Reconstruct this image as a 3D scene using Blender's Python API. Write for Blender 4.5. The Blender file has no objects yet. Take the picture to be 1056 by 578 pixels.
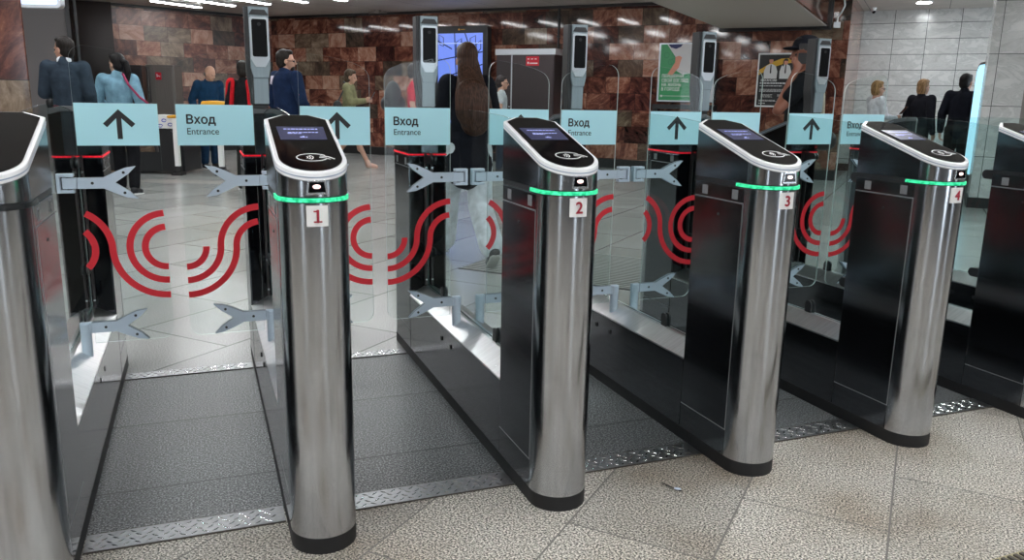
import bpy, bmesh, math, random
from mathutils import Vector, Matrix, Euler
random.seed(7)
S = bpy.context.scene
COL = S.collection
PI = math.pi
def R(d): return math.radians(d)
K = 0.74                       # metres per measuring unit of the gate row

# ------------------------------------------------------------------ materials
def new_mat(name):
    m = bpy.data.materials.new(name); m.use_nodes = True
    nt = m.node_tree; b = nt.nodes['Principled BSDF']
    return m, nt, b
def flat(name, col, rough=.5, metal=0., spec=None, emit=None, es=0., coat=0.):
    m, nt, b = new_mat(name)
    b.inputs['Base Color'].default_value = (*col, 1); b.inputs['Roughness'].default_value = rough
    b.inputs['Metallic'].default_value = metal
    if spec is not None: b.inputs['Specular IOR Level'].default_value = spec
    if coat: b.inputs['Coat Weight'].default_value = coat; b.inputs['Coat Roughness'].default_value = .05
    if emit: b.inputs['Emission Color'].default_value = (*emit, 1); b.inputs['Emission Strength'].default_value = es
    return m
def nd(nt, t, **kw):
    n = nt.nodes.new(t)
    for k, v in kw.items():
        if k.startswith('i_'):
            n.inputs[int(k[2:])].default_value = v
        else: setattr(n, k, v)
    return n
def lk(nt, a, b): nt.links.new(a, b)
def mth(nt, op, a, b=None, c=None):
    n = nd(nt, 'ShaderNodeMath', operation=op)
    for i, v in enumerate((a, b, c)):
        if v is None: continue
        if isinstance(v, (int, float)): n.inputs[i].default_value = v
        else: lk(nt, v, n.inputs[i])
    return n.outputs[0]
def ramp(nt, fac, stops, interp='LINEAR'):
    n = nd(nt, 'ShaderNodeValToRGB'); cr = n.color_ramp; cr.interpolation = interp
    while len(cr.elements) < len(stops): cr.elements.new(.5)
    for e, (p, c) in zip(cr.elements, stops): e.position = p; e.color = (*c, 1)
    lk(nt, fac, n.inputs[0]); return n.outputs[0]
def mixc(nt, fac, a, b, mode='MIX'):
    n = nd(nt, 'ShaderNodeMix', data_type='RGBA', blend_type=mode)
    for s, v in ((n.inputs[0], fac), (n.inputs[6], a), (n.inputs[7], b)):
        if isinstance(v, (int, float)): s.default_value = v
        elif isinstance(v, tuple): s.default_value = (*v, 1)
        else: lk(nt, v, s)
    return n.outputs[2]
def metal(name, base, rough, streak=.12, bump=.02, scale=(60, 60, 1.2), metallic=1., aniso=0., scuff=0.):
    m, nt, b = new_mat(name)
    tc = nd(nt, 'ShaderNodeTexCoord'); mp = nd(nt, 'ShaderNodeMapping'); mp.inputs['Scale'].default_value = scale
    lk(nt, tc.outputs['Object'], mp.inputs[0])
    n = nd(nt, 'ShaderNodeTexNoise'); n.inputs['Scale'].default_value = 3; n.inputs['Detail'].default_value = 5
    lk(nt, mp.outputs[0], n.inputs[0])
    col = ramp(nt, n.outputs[0], [(.3, tuple(c*(1-streak) for c in base)), (.7, tuple(min(1, c*(1+streak)) for c in base))])
    if scuff:
        n2 = nd(nt, 'ShaderNodeTexNoise'); n2.inputs['Scale'].default_value = 9; n2.inputs['Detail'].default_value = 8; n2.inputs['Roughness'].default_value = .7
        lk(nt, tc.outputs['Object'], n2.inputs[0])
        f = ramp(nt, n2.outputs[0], [(.55, (0, 0, 0)), (.75, (scuff,)*3)])
        col = mixc(nt, f, col, tuple(c*.35 for c in base))
    lk(nt, col, b.inputs['Base Color'])
    b.inputs['Metallic'].default_value = metallic
    b.inputs['Anisotropic'].default_value = aniso
    r = nd(nt, 'ShaderNodeMapRange'); r.inputs[3].default_value = rough*.8; r.inputs[4].default_value = rough*1.25
    lk(nt, n.outputs[0], r.inputs[0]); lk(nt, r.outputs[0], b.inputs['Roughness'])
    if bump:
        bp = nd(nt, 'ShaderNodeBump'); bp.inputs['Strength'].default_value = bump; bp.inputs['Distance'].default_value = .002
        lk(nt, n.outputs[0], bp.inputs['Height']); lk(nt, bp.outputs[0], b.inputs['Normal'])
    return m
def glass(name, tint=(.93, .975, .965), refl=1., ior=1.45, edge=None):
    m = bpy.data.materials.new(name); m.use_nodes = True; nt = m.node_tree; nt.nodes.clear()
    o = nd(nt, 'ShaderNodeOutputMaterial'); mx = nd(nt, 'ShaderNodeMixShader')
    tr = nd(nt, 'ShaderNodeBsdfTransparent'); tr.inputs[0].default_value = (*tint, 1)
    gl = nd(nt, 'ShaderNodeBsdfGlossy'); gl.inputs['Roughness'].default_value = .02; gl.inputs[0].default_value = (1, 1, 1, 1)
    fr = nd(nt, 'ShaderNodeFresnel'); fr.inputs[0].default_value = ior
    ge = nd(nt, 'ShaderNodeNewGeometry')
    f = mth(nt, 'MULTIPLY', mth(nt, 'MULTIPLY', fr.outputs[0], refl), mth(nt, 'SUBTRACT', 1, ge.outputs['Backfacing']))
    lk(nt, f, mx.inputs[0]); lk(nt, tr.outputs[0], mx.inputs[1]); lk(nt, gl.outputs[0], mx.inputs[2]); lk(nt, mx.outputs[0], o.inputs[0])
    return m
def translucent_edge(name, col, a):
    m, nt, b = new_mat(name)
    b.inputs['Base Color'].default_value = (*col, 1); b.inputs['Alpha'].default_value = a; b.inputs['Roughness'].default_value = .15
    return m

def tiles(name, w, h, stagger, off, kind, ax='XZ', joint=.004, rough=.2, bumpy=0.):
    """procedural slabs: a random value for every slab turns and shifts the stone's veins"""
    m, nt, b = new_mat(name)
    tc = nd(nt, 'ShaderNodeTexCoord'); sp = nd(nt, 'ShaderNodeSeparateXYZ'); lk(nt, tc.outputs['Object'], sp.inputs[0])
    a = sp.outputs[0]; c = sp.outputs[2] if ax == 'XZ' else sp.outputs[1]
    a = mth(nt, 'SUBTRACT', a, off[0]); c = mth(nt, 'SUBTRACT', c, off[1])
    cw = mth(nt, 'DIVIDE', a, w) ; ch = mth(nt, 'DIVIDE', c, h)
    if ax == 'XZ':
        row = mth(nt, 'FLOOR', ch)
        sh = mth(nt, 'MULTIPLY', mth(nt, 'MODULO', mth(nt, 'ADD', row, 100), 2), stagger)
        if kind == 'granite':
            wn0 = nd(nt, 'ShaderNodeTexWhiteNoise', noise_dimensions='1D'); lk(nt, row, wn0.inputs['W'])
            sh = wn0.outputs[0]
        cw = mth(nt, 'ADD', cw, sh); col = mth(nt, 'FLOOR', cw)
    else:
        col = mth(nt, 'FLOOR', cw)
        sh = mth(nt, 'MULTIPLY', mth(nt, 'MODULO', mth(nt, 'ADD', col, 100), 2), stagger)
        ch = mth(nt, 'ADD', ch, sh); row = mth(nt, 'FLOOR', ch)
    fx = mth(nt, 'MULTIPLY', mth(nt, 'FRACT', cw), w); fy = mth(nt, 'MULTIPLY', mth(nt, 'FRACT', ch), h)
    ex = mth(nt, 'MINIMUM', fx, mth(nt, 'SUBTRACT', w, fx)); ey = mth(nt, 'MINIMUM', fy, mth(nt, 'SUBTRACT', h, fy))
    e = mth(nt, 'MINIMUM', ex, ey); jf = mth(nt, 'LESS_THAN', e, joint/2)
    cid = nd(nt, 'ShaderNodeCombineXYZ'); lk(nt, col, cid.inputs[0]); lk(nt, row, cid.inputs[1])
    wn = nd(nt, 'ShaderNodeTexWhiteNoise', noise_dimensions='3D'); lk(nt, cid.outputs[0], wn.inputs[0])
    rnd = wn.outputs['Value']; rs = nd(nt, 'ShaderNodeSeparateColor'); lk(nt, wn.outputs['Color'], rs.inputs[0])
    rot = nd(nt, 'ShaderNodeVectorRotate', rotation_type='Y_AXIS' if ax == 'XZ' else 'Z_AXIS')
    lk(nt, tc.outputs['Object'], rot.inputs[0])
    sc = nd(nt, 'ShaderNodeVectorMath', operation='SCALE'); lk(nt, wn.outputs['Color'], sc.inputs[0]); sc.inputs['Scale'].default_value = 37
    ad = nd(nt, 'ShaderNodeVectorMath', operation='ADD'); lk(nt, rot.outputs[0], ad.inputs[0]); lk(nt, sc.outputs[0], ad.inputs[1])
    if kind == 'granite':
        lk(nt, mth(nt, 'MULTIPLY', rs.outputs[1], 3.1), rot.inputs['Angle'])
        mp = nd(nt, 'ShaderNodeMapping'); mp.inputs['Scale'].default_value = (2.2, 2.2, 4.2); lk(nt, ad.outputs[0], mp.inputs[0])
        n = nd(nt, 'ShaderNodeTexNoise'); n.inputs['Scale'].default_value = 1.6; n.inputs['Detail'].default_value = 7; n.inputs['Roughness'].default_value = .72; n.inputs['Distortion'].default_value = .5
        lk(nt, mp.outputs[0], n.inputs[0])
        v = mth(nt, 'ADD', mth(nt, 'MULTIPLY', n.outputs[0], 1.0), mth(nt, 'MULTIPLY', mth(nt, 'SUBTRACT', rnd, .50), .38))
        c1 = ramp(nt, v, [(.22, (.016, .009, .009)), (.38, (.085, .028, .022)), (.50, (.185, .066, .043)), (.60, (.33, .15, .10)), (.78, (.52, .32, .24))])
        c2 = ramp(nt, v, [(.25, (.03, .024, .02)), (.48, (.11, .07, .05)), (.6, (.20, .145, .10)), (.85, (.42, .32, .25))])
        colr = mixc(nt, mth(nt, 'GREATER_THAN', rs.outputs[2], .72), c1, c2)
        jc = (.03, .02, .018)
    elif kind == 'marble':
        mp = nd(nt, 'ShaderNodeMapping'); mp.inputs['Scale'].default_value = (2, 2, 4); mp.inputs['Rotation'].default_value = (0, .7, 0); lk(nt, ad.outputs[0], mp.inputs[0])
        n = nd(nt, 'ShaderNodeTexNoise'); n.inputs['Scale'].default_value = 1.3; n.inputs['Detail'].default_value = 9; n.inputs['Roughness'].default_value = .65; n.inputs['Distortion'].default_value = 1.6
        lk(nt, mp.outputs[0], n.inputs[0])
        v = mth(nt, 'ADD', n.outputs[0], mth(nt, 'MULTIPLY', mth(nt, 'SUBTRACT', rnd, .5), .1))
        colr = ramp(nt, v, [(.3, (.46, .47, .46)), (.47, (.60, .61, .60)), (.5, (.50, .52, .51)), (.54, (.64, .65, .64)), (.75, (.72, .72, .70))])
        jc = (.10, .11, .11)
    elif kind == 'panel':
        n = nd(nt, 'ShaderNodeTexNoise'); n.inputs['Scale'].default_value = 2; lk(nt, ad.outputs[0], n.inputs[0])
        colr = ramp(nt, mth(nt, 'ADD', n.outputs[0], mth(nt, 'MULTIPLY', mth(nt, 'SUBTRACT', rnd, .5), .1)), [(.3, (.46, .43, .40)), (.7, (.56, .53, .49))])
        jc = (.10, .09, .08)
    else:   # speckled terrazzo / granite paving
        base, dark, light, big = kind; soft = kind[3] == 2
        n = nd(nt, 'ShaderNodeTexNoise'); n.inputs['Scale'].default_value = 165; n.inputs['Detail'].default_value = 2; n.inputs['Roughness'].default_value = .6
        lk(nt, tc.outputs['Object'], n.inputs[0])
        n2 = nd(nt, 'ShaderNodeTexNoise'); n2.inputs['Scale'].default_value = big; n2.inputs['Detail'].default_value = 4
        lk(nt, ad.outputs[0], n2.inputs[0])
        sp1 = ramp(nt, n.outputs[0], [(.41, dark), (.46, base), (.54, base), (.58, light)])
        n3 = nd(nt, 'ShaderNodeTexNoise'); n3.inputs['Scale'].default_value = 1.7; n3.inputs['Detail'].default_value = 5; lk(nt, tc.outputs['Object'], n3.inputs[0])
        tone = ramp(nt, n3.outputs[0], [(.34, (.9, .9, .89)), (.68, (1.05, 1.05, 1.05))] if soft else [(.34, (.66, .58, .50)), (.5, (.95, .93, .90)), (.68, (1.1, 1.1, 1.1))])
        colr = mixc(nt, 1., sp1, tone, 'MULTIPLY')
        tn = nd(nt, 'ShaderNodeMapRange'); tn.inputs[3].default_value = .88; tn.inputs[4].default_value = 1.1; lk(nt, rnd, tn.inputs[0])
        cc = nd(nt, 'ShaderNodeCombineColor'); [lk(nt, tn.outputs[0], cc.inputs[i]) for i in range(3)]
        colr = mixc(nt, 1., colr, cc.outputs[0], 'MULTIPLY')
        jc = tuple(d*.42 for d in base)
    colr = mixc(nt, jf, colr, jc)
    lk(nt, colr, b.inputs['Base Color'])
    b.inputs['Roughness'].default_value = rough
    if bumpy:
        bp = nd(nt, 'ShaderNodeBump'); bp.inputs['Strength'].default_value = bumpy; bp.inputs['Distance'].default_value = .003
        lk(nt, n.outputs[0], bp.inputs['Height']); lk(nt, bp.outputs[0], b.inputs['Normal'])
    return m

M = {}
M['steel'] = metal('brushed_steel', (.49, .505, .53), .165, streak=.07, bump=.015, scale=(26, 26, .5), scuff=.22)
M['side'] = metal('steel_dark_reflection', (.16, .165, .178), .15, streak=.10, bump=.01, scale=(2, 2, 30))  # stainless sides: reflection of dark surroundings put into the base colour
M['ledge'] = metal('ledge_steel', (.66, .66, .67), .30, streak=.10, bump=.03, scale=(3, 40, 3))
M['edge'] = flat('polished_steel_edge', (.75, .76, .78), .22, 1.)
M['seam'] = flat('pale_seam', (.20, .205, .215), .4)
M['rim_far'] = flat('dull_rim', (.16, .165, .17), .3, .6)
M['groove'] = flat('rim_groove_blue', (.30, .36, .46), .3)
M['rim'] = flat('silver_rim', (.86, .87, .89), .25, .0, coat=.5)  # near-white base colour stands in for the overhead reflection on the rim
M['black'] = flat('black_rubber', (.010, .010, .011), .55)
M['blackglass'] = flat('black_glass', (.003, .003, .004), .06, spec=.28)
M['screenblack'] = flat('screen_black', (.003, .003, .0035), .35, spec=.15)
M['blackplastic'] = flat('black_plastic', (.016, .017, .019), .35)
M['bracket'] = flat('painted_bracket', (.50, .58, .68), .38, .15)
M['bracket_edge'] = flat('bracket_dark', (.05, .055, .065), .5)
M['glass'] = glass('clear_glass', (.955, .98, .975), .35)
M['sideglass'] = glass('side_glass', (.87, .925, .92), .4)
M['gedge'] = translucent_edge('glass_edge', (.62, .72, .71), .95)
M['gedge_dark'] = translucent_edge('glass_edge_dark', (.10, .15, .15), .8)
M['sign'] = flat('pale_cyan_film', (.40, .70, .78), .6)
M['ink'] = flat('black_ink', (.012, .012, .014), .5)
M['white'] = flat('white_paint', (.80, .80, .79), .5)
M['redfilm'] = flat('red_film', (.62, .016, .03), .5)
M['crimson'] = flat('crimson_ink', (.33, .012, .03), .5)
M['green_led'] = flat('green_light', (.0, .3, .15), .4, emit=(.01, .85, .30), es=1.05)
def spotted(m, a, b_):
    nt = m.node_tree; b = nt.nodes['Principled BSDF']; tc = nd(nt, 'ShaderNodeTexCoord'); v = nd(nt, 'ShaderNodeTexNoise'); v.inputs['Scale'].default_value = 85; lk(nt, tc.outputs['Object'], v.inputs[0])
    lk(nt, ramp(nt, v.outputs[0], [(.38, a), (.62, b_)]), b.inputs['Emission Color'])
spotted(M['green_led'], (.0, .32, .12), (.10, 1., .48))
M['teal_led'] = flat('teal_light', (.0, .3, .25), .4, emit=(.05, .8, .6), es=1.0)
M['red_led'] = flat('red_light', (.3, .0, .01), .4, emit=(.95, .01, .03), es=1.2)
spotted(M['red_led'], (.30, .0, .01), (1., .02, .04))
M['off_led'] = flat('unlit_ring', (.02, .022, .024), .25)
M['lamp'] = flat('lamp_light', (.9, .9, .9), .5, emit=(.97, .985, 1.), es=42)
M['lampw'] = flat('wall_lamp_light', (.9, .9, .9), .5, emit=(.97, .985, 1.), es=31)
M['lampb'] = flat('downlight_light', (.9, .9, .9), .5, emit=(.95, .98, 1.), es=120)
M['scanlamp'] = flat('scanner_light', (.9, .8, .8), .5, emit=(1., .62, .58), es=2.6)
M['display'] = flat('display_blue', (.02, .02, .04), .3, emit=(.028, .032, .075), es=.9)
M['display_ink'] = flat('display_text', (.3, .3, .5), .3, emit=(.42, .48, .95), es=1.0)
M['post'] = metal('post_grey', (.27, .33, .36), .42, streak=.06, bump=0, metallic=.35)
M['postdark'] = flat('post_dark_shell', (.040, .040, .042), .4, .2)
M['bezel'] = flat('silver_bezel', (.62, .66, .70), .3, .6)
M['plate'] = metal('tread_plate', (.36, .37, .38), .36, streak=.15, bump=0, scale=(20, 20, 1))
M['treadbump'] = flat('tread_bumps', (.80, .81, .82), .24, 1.)
M['plategrime'] = flat('plate_grime', (.07, .06, .05), .7)
M['gran'] = tiles('red_brown_granite', .48, .30, .5, (0, .18), 'granite', rough=.07, joint=.006)
M['grancol'] = tiles('brown_granite_column', .62, .78, .0, (.28, -.26), 'granite', rough=.12, joint=.008)
M['granleft'] = tiles('red_brown_granite_left', .48, .30, .5, (0, .18), 'granite', rough=.30, joint=.006)
M['marble'] = tiles('white_marble', .545, .278, .0, (.32, .234), 'marble', rough=.16, joint=.010)
M['marble2'] = tiles('white_marble_slabs', .50, .62, .0, (.1, .02), 'marble', rough=.14, joint=.008)
M['ceil'] = tiles('ceiling_panels', 1.3, 2.4, .0, (.1, .2), 'panel', 'XY', joint=.012, rough=.45)
M['soffit'] = flat('beige_soffit', (.40, .37, .325), .6)
M['floor'] = tiles('speckled_granite_paving', .425, .82, .5, (-.39-.425*40, 2.43-.82*40), ((.36, .34, .305), (.022, .020, .018), (.80, .77, .71), 3), 'XY', joint=.006, rough=.42, bumpy=.05)
M['floor2'] = tiles('pale_stone_paving', .62, 1.24, .5, (.12, .3), ((.41, .42, .41), (.24, .24, .23), (.54, .55, .54), 2), 'XY', joint=.012, rough=.20)
M['lane'] = tiles('grey_granite_slabs', 3.4, .555, .0, (.9, 2.585), ((.10, .108, .113), (.022, .024, .026), (.36, .38, .39), 2), 'XY', joint=.010, rough=.38, bumpy=.05)
M['doorbrown'] = flat('dark_brown_panel', (.020, .010, .008), .22)
M['greypanel'] = flat('grey_panel', (.13, .12, .12), .5)
M['cabsteel'] = metal('grey_cabinet_steel', (.26, .235, .22), .38, streak=.08, bump=0, metallic=.6)
M['cabdark'] = metal('dark_cabinet_steel', (.075, .062, .065), .30, streak=.08, bump=0, metallic=.6)
M['redlabel'] = flat('red_label', (.62, .01, .03), .5)
M['yellow'] = flat('yellow_cover', (.75, .36, .02), .5)
M['orange'] = flat('amber_panel', (.36, .15, .02), .5)
M['skin'] = flat('skin_light', (.50, .28, .20), .5)
M['skin_tan'] = flat('skin_brown', (.20, .075, .045), .5)
M['darkwall'] = flat('rear_wall_for_streaks', (.085, .09, .10), .6)  # darkened so the openings stand out as bright streaks in the steel
def cloth(name, col, rough=.85, scale=160):
    m, nt, b = new_mat(name)
    n = nd(nt, 'ShaderNodeTexNoise'); n.inputs['Scale'].default_value = 14; n.inputs['Detail'].default_value = 6
    tc = nd(nt, 'ShaderNodeTexCoord'); lk(nt, tc.outputs['Object'], n.inputs[0])
    c = ramp(nt, n.outputs[0], [(.3, tuple(x*.78 for x in col)), (.7, tuple(min(1, x*1.2) for x in col))])
    lk(nt, c, b.inputs['Base Color']); b.inputs['Roughness'].default_value = rough; b.inputs['Specular IOR Level'].default_value = .12
    bp = nd(nt, 'ShaderNodeBump'); bp.inputs['Strength'].default_value = .5; bp.inputs['Distance'].default_value = .02
    lk(nt, n.outputs[0], bp.inputs['Height']); lk(nt, bp.outputs[0], b.inputs['Normal'])
    return m
def hairmat(name, col):
    m, nt, b = new_mat(name)
    tc = nd(nt, 'ShaderNodeTexCoord'); mp = nd(nt, 'ShaderNodeMapping'); mp.inputs['Scale'].default_value = (70, 70, 5)
    lk(nt, tc.outputs['Object'], mp.inputs[0]); n = nd(nt, 'ShaderNodeTexNoise'); n.inputs['Scale'].default_value = 1.5; lk(nt, mp.outputs[0], n.inputs[0])
    c = ramp(nt, n.outputs[0], [(.35, tuple(x*.5 for x in col)), (.7, tuple(min(1, x*1.6) for x in col))])
    lk(nt, c, b.inputs['Base Color']); b.inputs['Roughness'].default_value = .45; b.inputs['Specular IOR Level'].default_value = .22
    bp = nd(nt, 'ShaderNodeBump'); bp.inputs['Strength'].default_value = .6; bp.inputs['Distance'].default_value = .01
    lk(nt, n.outputs[0], bp.inputs['Height']); lk(nt, bp.outputs[0], b.inputs['Normal'])
    return m

# ------------------------------------------------------------------ mesh helpers
def obj(name, bm, mats, parent=None, loc=(0, 0, 0), rot=(0, 0, 0), smooth=None, bevel=0, scale=1.):
    if scale != 1.: bmesh.ops.scale(bm, vec=(scale,)*3, verts=bm.verts)
    bmesh.ops.recalc_face_normals(bm, faces=bm.faces)
    me = bpy.data.meshes.new(name); bm.to_mesh(me); bm.free()
    for m in (mats if isinstance(mats, (list, tuple)) else [mats]): me.materials.append(m)
    o = bpy.data.objects.new(name, me); COL.objects.link(o)
    o.location = loc; o.rotation_euler = rot
    if parent: o.parent = parent
    if smooth is not None:
        me.polygons.foreach_set('use_smooth', [True]*len(me.polygons))
        bm2 = bmesh.new(); bm2.from_mesh(me)
        for e in bm2.edges:
            if len(e.link_faces) == 2 and e.calc_face_angle() > R(smooth): e.smooth = False
        bm2.to_mesh(me); bm2.free()
    if bevel:
        b = o.modifiers.new('bevel', 'BEVEL'); b.width = bevel*(1 if scale == 1. else K); b.segments = 2; b.limit_method = 'ANGLE'; b.angle_limit = R(40)
    return o
def tag(o, label=None, cat=None, group=None, kind=None):
    if label: o['label'] = label
    if cat: o['category'] = cat
    if group: o['group'] = group
    if kind: o['kind'] = kind
    return o
def thing(name, label, cat, loc=(0, 0, 0), rz=0, group=None):
    o = bpy.data.objects.new(name, None); COL.objects.link(o); o.empty_display_size = .1
    o.location = loc; o.rotation_euler = (0, 0, rz)
    return tag(o, label, cat, group)
def box(bm, c0, c1, mi=0, M4=None):
    x0, y0, z0 = c0; x1, y1, z1 = c1
    v = [bm.verts.new(Vector(p) if M4 is None else M4 @ Vector(p)) for p in
         ((x0, y0, z0), (x1, y0, z0), (x1, y1, z0), (x0, y1, z0), (x0, y0, z1), (x1, y0, z1), (x1, y1, z1), (x0, y1, z1))]
    for f in ((0, 3, 2, 1), (4, 5, 6, 7), (0, 1, 5, 4), (1, 2, 6, 5), (2, 3, 7, 6), (3, 0, 4, 7)):
        bm.faces.new([v[i] for i in f]).material_index = mi
def prism(bm, pts, fn0, fn1, mi=0, side_mi=None, cap=True):
    """pts 2-D outline; fn0/fn1 map an outline point to its lower/upper 3-D point"""
    a = [bm.verts.new(fn0(p)) for p in pts]; b = [bm.verts.new(fn1(p)) for p in pts]
    n = len(pts)
    if cap:
        bm.faces.new(a[::-1]).material_index = mi; bm.faces.new(b).material_index = mi
    for i in range(n):
        f = bm.faces.new((a[i], a[(i+1) % n], b[(i+1) % n], b[i]))
        f.material_index = (side_mi(i) if callable(side_mi) else (mi if side_mi is None else side_mi))
def tube(bm, a, b, ra, rb=None, n=14, mi=0, cap=True):
    rb = ra if rb is None else rb; a = Vector(a); b = Vector(b); d = (b-a).normalized()
    u = d.orthogonal().normalized(); w = d.cross(u)
    A = [bm.verts.new(a+ra*(math.cos(t)*u+math.sin(t)*w)) for t in [2*PI*i/n for i in range(n)]]
    B = [bm.verts.new(b+rb*(math.cos(t)*u+math.sin(t)*w)) for t in [2*PI*i/n for i in range(n)]]
    for i in range(n): bm.faces.new((A[i], A[(i+1) % n], B[(i+1) % n], B[i])).material_index = mi
    if cap: bm.faces.new(A[::-1]).material_index = mi; bm.faces.new(B).material_index = mi
def ribbon(bm, pts, w, fn, t=.001, mi=0):
    """flat band of width w along 2-D pts, fn(x,z,side)->3-D"""
    L = []; 
    for i, p in enumerate(pts):
        a = Vector(pts[max(0, i-1)]); b = Vector(pts[min(len(pts)-1, i+1)]); d = (b-a).normalized(); n = Vector((-d.y, d.x))
        P = Vector(p); L.append((P+n*w/2, P-n*w/2))
    rows = []
    for a, b in L:
        rows.append([bm.verts.new(fn(a.x, a.y, 0)), bm.verts.new(fn(b.x, b.y, 0)), bm.verts.new(fn(b.x, b.y, t)), bm.verts.new(fn(a.x, a.y, t))])
    for r0, r1 in zip(rows, rows[1:]):
        for i in range(4): bm.faces.new((r0[i], r0[(i+1) % 4], r1[(i+1) % 4], r1[i])).material_index = mi
    bm.faces.new(rows[0][::-1]).material_index = mi; bm.faces.new(rows[-1]).material_index = mi
def arc(cx, cz, r, a0, a1, n=24): return [(cx+r*math.cos(R(a0+(a1-a0)*i/n)), cz+r*math.sin(R(a0+(a1-a0)*i/n))) for i in range(n+1)]
def rounded(x0, z0, x1, z1, r, n=5):
    """r: radii for corners (x0z0, x1z0, x1z1, x0z1)"""
    P = []
    for (cx, cz, a), q in zip(((x0, z0, 180), (x1, z0, 270), (x1, z1, 0), (x0, z1, 90)), r):
        sx = 1 if cx == x0 else -1; sz = 1 if cz == z0 else -1
        if q <= 0: P.append((cx, cz)); continue
        P += [(cx+sx*q+q*math.cos(R(a+90*i/n)), cz+sz*q+q*math.sin(R(a+90*i/n))) for i in range(n+1)]
    return P
def text(name, body, size, mat, parent, mtx, align='LEFT', depth=.0008, bold=0., sx=1.):
    cu = bpy.data.curves.new(name, 'FONT'); cu.body = body; cu.size = size; cu.align_x = align; cu.extrude = depth; cu.space_line = .95
    t = bpy.data.objects.new(name+'_tmp', cu); COL.objects.link(t); bpy.context.view_layer.update()
    me = bpy.data.meshes.new_from_object(t.evaluated_get(bpy.context.evaluated_depsgraph_get()))
    bpy.data.objects.remove(t); bpy.data.curves.remove(cu)
    if bold:
        bb = bmesh.new()
        for dx, dz in ((-bold, 0), (bold, 0), (0, bold), (0, -bold)):
            b2 = bmesh.new(); b2.from_mesh(me); bmesh.ops.translate(b2, verts=b2.verts, vec=(dx, dz, dx*.05+dz*.03)); mm = bpy.data.meshes.new('t'); b2.to_mesh(mm); b2.free(); bb.from_mesh(mm); bpy.data.meshes.remove(mm)
        bb.to_mesh(me); bb.free()
    me.transform(mtx @ Matrix.Diagonal((sx, 1, 1, 1))); me.materials.clear(); me.materials.append(mat); me.name = name
    o = bpy.data.objects.new(name, me); COL.objects.link(o); o.parent = parent
    return o
def frontal(x, y, z): # text standing upright, facing -Y
    return Matrix.Translation((x, y, z)) @ Matrix.Rotation(PI/2, 4, 'X')

# ------------------------------------------------------------------ hall frame
HA = R(48)
def uv(u, v, z=0.): return Vector((u*math.cos(HA)+v*math.sin(HA), -u*math.sin(HA)+v*math.cos(HA), z))
RZ = -HA                       # an object turned by RZ has local x along u and local y along v
def struct(name, bm, m, loc=(0, 0, 0), rz=0., bevel=0):
    return tag(obj(name, bm, m, None, loc, (0, 0, rz), bevel=bevel), kind='structure')
CEIL = 2.97; V0 = 14.55
Y1, Y2, Y3, Y4 = 2.2324, 2.335, 3.687, 3.775    # tread plates
bm = bmesh.new()   # paving in front of the gates: a strip in hall axes cut at Y1
inv = Matrix.Rotation(-RZ, 3, 'Z')
def quad_world(bm, pts, z0, z1, rz=RZ):
    iv = Matrix.Rotation(-rz, 3, 'Z')
    prism(bm, pts, lambda p: iv @ Vector((p[0], p[1], z0)), lambda p: iv @ Vector((p[0], p[1], z1)))
quad_world(bm, [(-14, -7), (16, -7), (16, Y2-.02), (-14, Y2-.02)], -.2, 0); struct('floor', bm, M['floor'], rz=RZ)
bm = bmesh.new(); quad_world(bm, [(-14, Y2-.02), (16, Y2-.02), (16, Y3+.03), (-14, Y3+.03)], -.2, 0, 0); struct('floor', bm, M['lane'])
bm = bmesh.new(); quad_world(bm, [(-14, Y3+.03), (20, Y3+.03), (20, 24), (-14, 24)], -.2, 0); struct('floor', bm, M['floor2'], rz=RZ)
bm = bmesh.new(); box(bm, (-22, -12, CEIL), (10, 20, CEIL+.2)); struct('ceiling', bm, M['ceil'], rz=RZ)
# main granite wall, local x = u from the corner
bm = bmesh.new(); box(bm, (0, 0, 0), (12.3, .25, CEIL)); struct('wall_back', bm, M['gran'], uv(-13.61, V0), RZ)
bm = bmesh.new(); box(bm, (0, -.02, 0), (12.3, 0, .17)); struct('baseboard_back', bm, M['black'], uv(-13.61, V0), RZ)
bm = bmesh.new(); box(bm, (-.3, -.05, CEIL-.05), (12.3, 0, CEIL)); struct('trim_1', bm, M['blackplastic'], uv(-13.61, V0), RZ)
# return of the granite wall towards the marble wall
bm = bmesh.new(); box(bm, (0, 0, 0), (2.6, .25, CEIL)); struct('wall_return', bm, M['gran'], uv(-1.31, V0), PI/2+RZ)
# left granite segment
cA = Vector((-1.55, 18.62, 0)); cB = uv(-13.61, V0); d = cB-cA; ang = math.atan2(d.y, d.x)
bm = bmesh.new(); box(bm, (0, 0, 0), (d.length+.05, .25, CEIL)); struct('wall_left', bm, M['granleft'], cA, ang)
bm = bmesh.new(); box(bm, (0, -.05, CEIL-.05), (d.length, 0, CEIL)); struct('trim_2', bm, M['blackplastic'], cA, ang)
bm = bmesh.new(); box(bm, (0, -.02, 0), (d.length, 0, .17)); struct('baseboard_left', bm, M['black'], cA, ang)
# dark panelled recess and grey panel at far left
bm = bmesh.new()
for i, (a, b) in enumerate(((0, .32), (.34, .66), (.68, 1.0), (1.02, 1.75))): box(bm, (a, 0, 0), (b, .12-.02*(i % 2), CEIL))
struct('wall_panelled', bm, M['doorbrown'], (-3.2, 18.35, 0), R(4))
bm = bmesh.new(); box(bm, (0, 0, 0), (2.0, .12, CEIL)); struct('wall_grey', bm, M['greypanel'], (-3.75, 14.1, 0), R(10))
bm = bmesh.new(); box(bm, (2.0, -.02, 0), (2.06, .15, CEIL)); box(bm, (2.12, -.02, 0), (2.16, .15, CEIL)); struct('trim_3', bm, M['blackplastic'], (-3.75, 14.1, 0), R(10))
# near granite column at the left edge
bm = bmesh.new(); box(bm, (-.9, 0, 0), (0, .9, CEIL)); struct('wall_column', bm, M['grancol'], (-1.155, 7.1, 0), R(13), bevel=.01)
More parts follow.
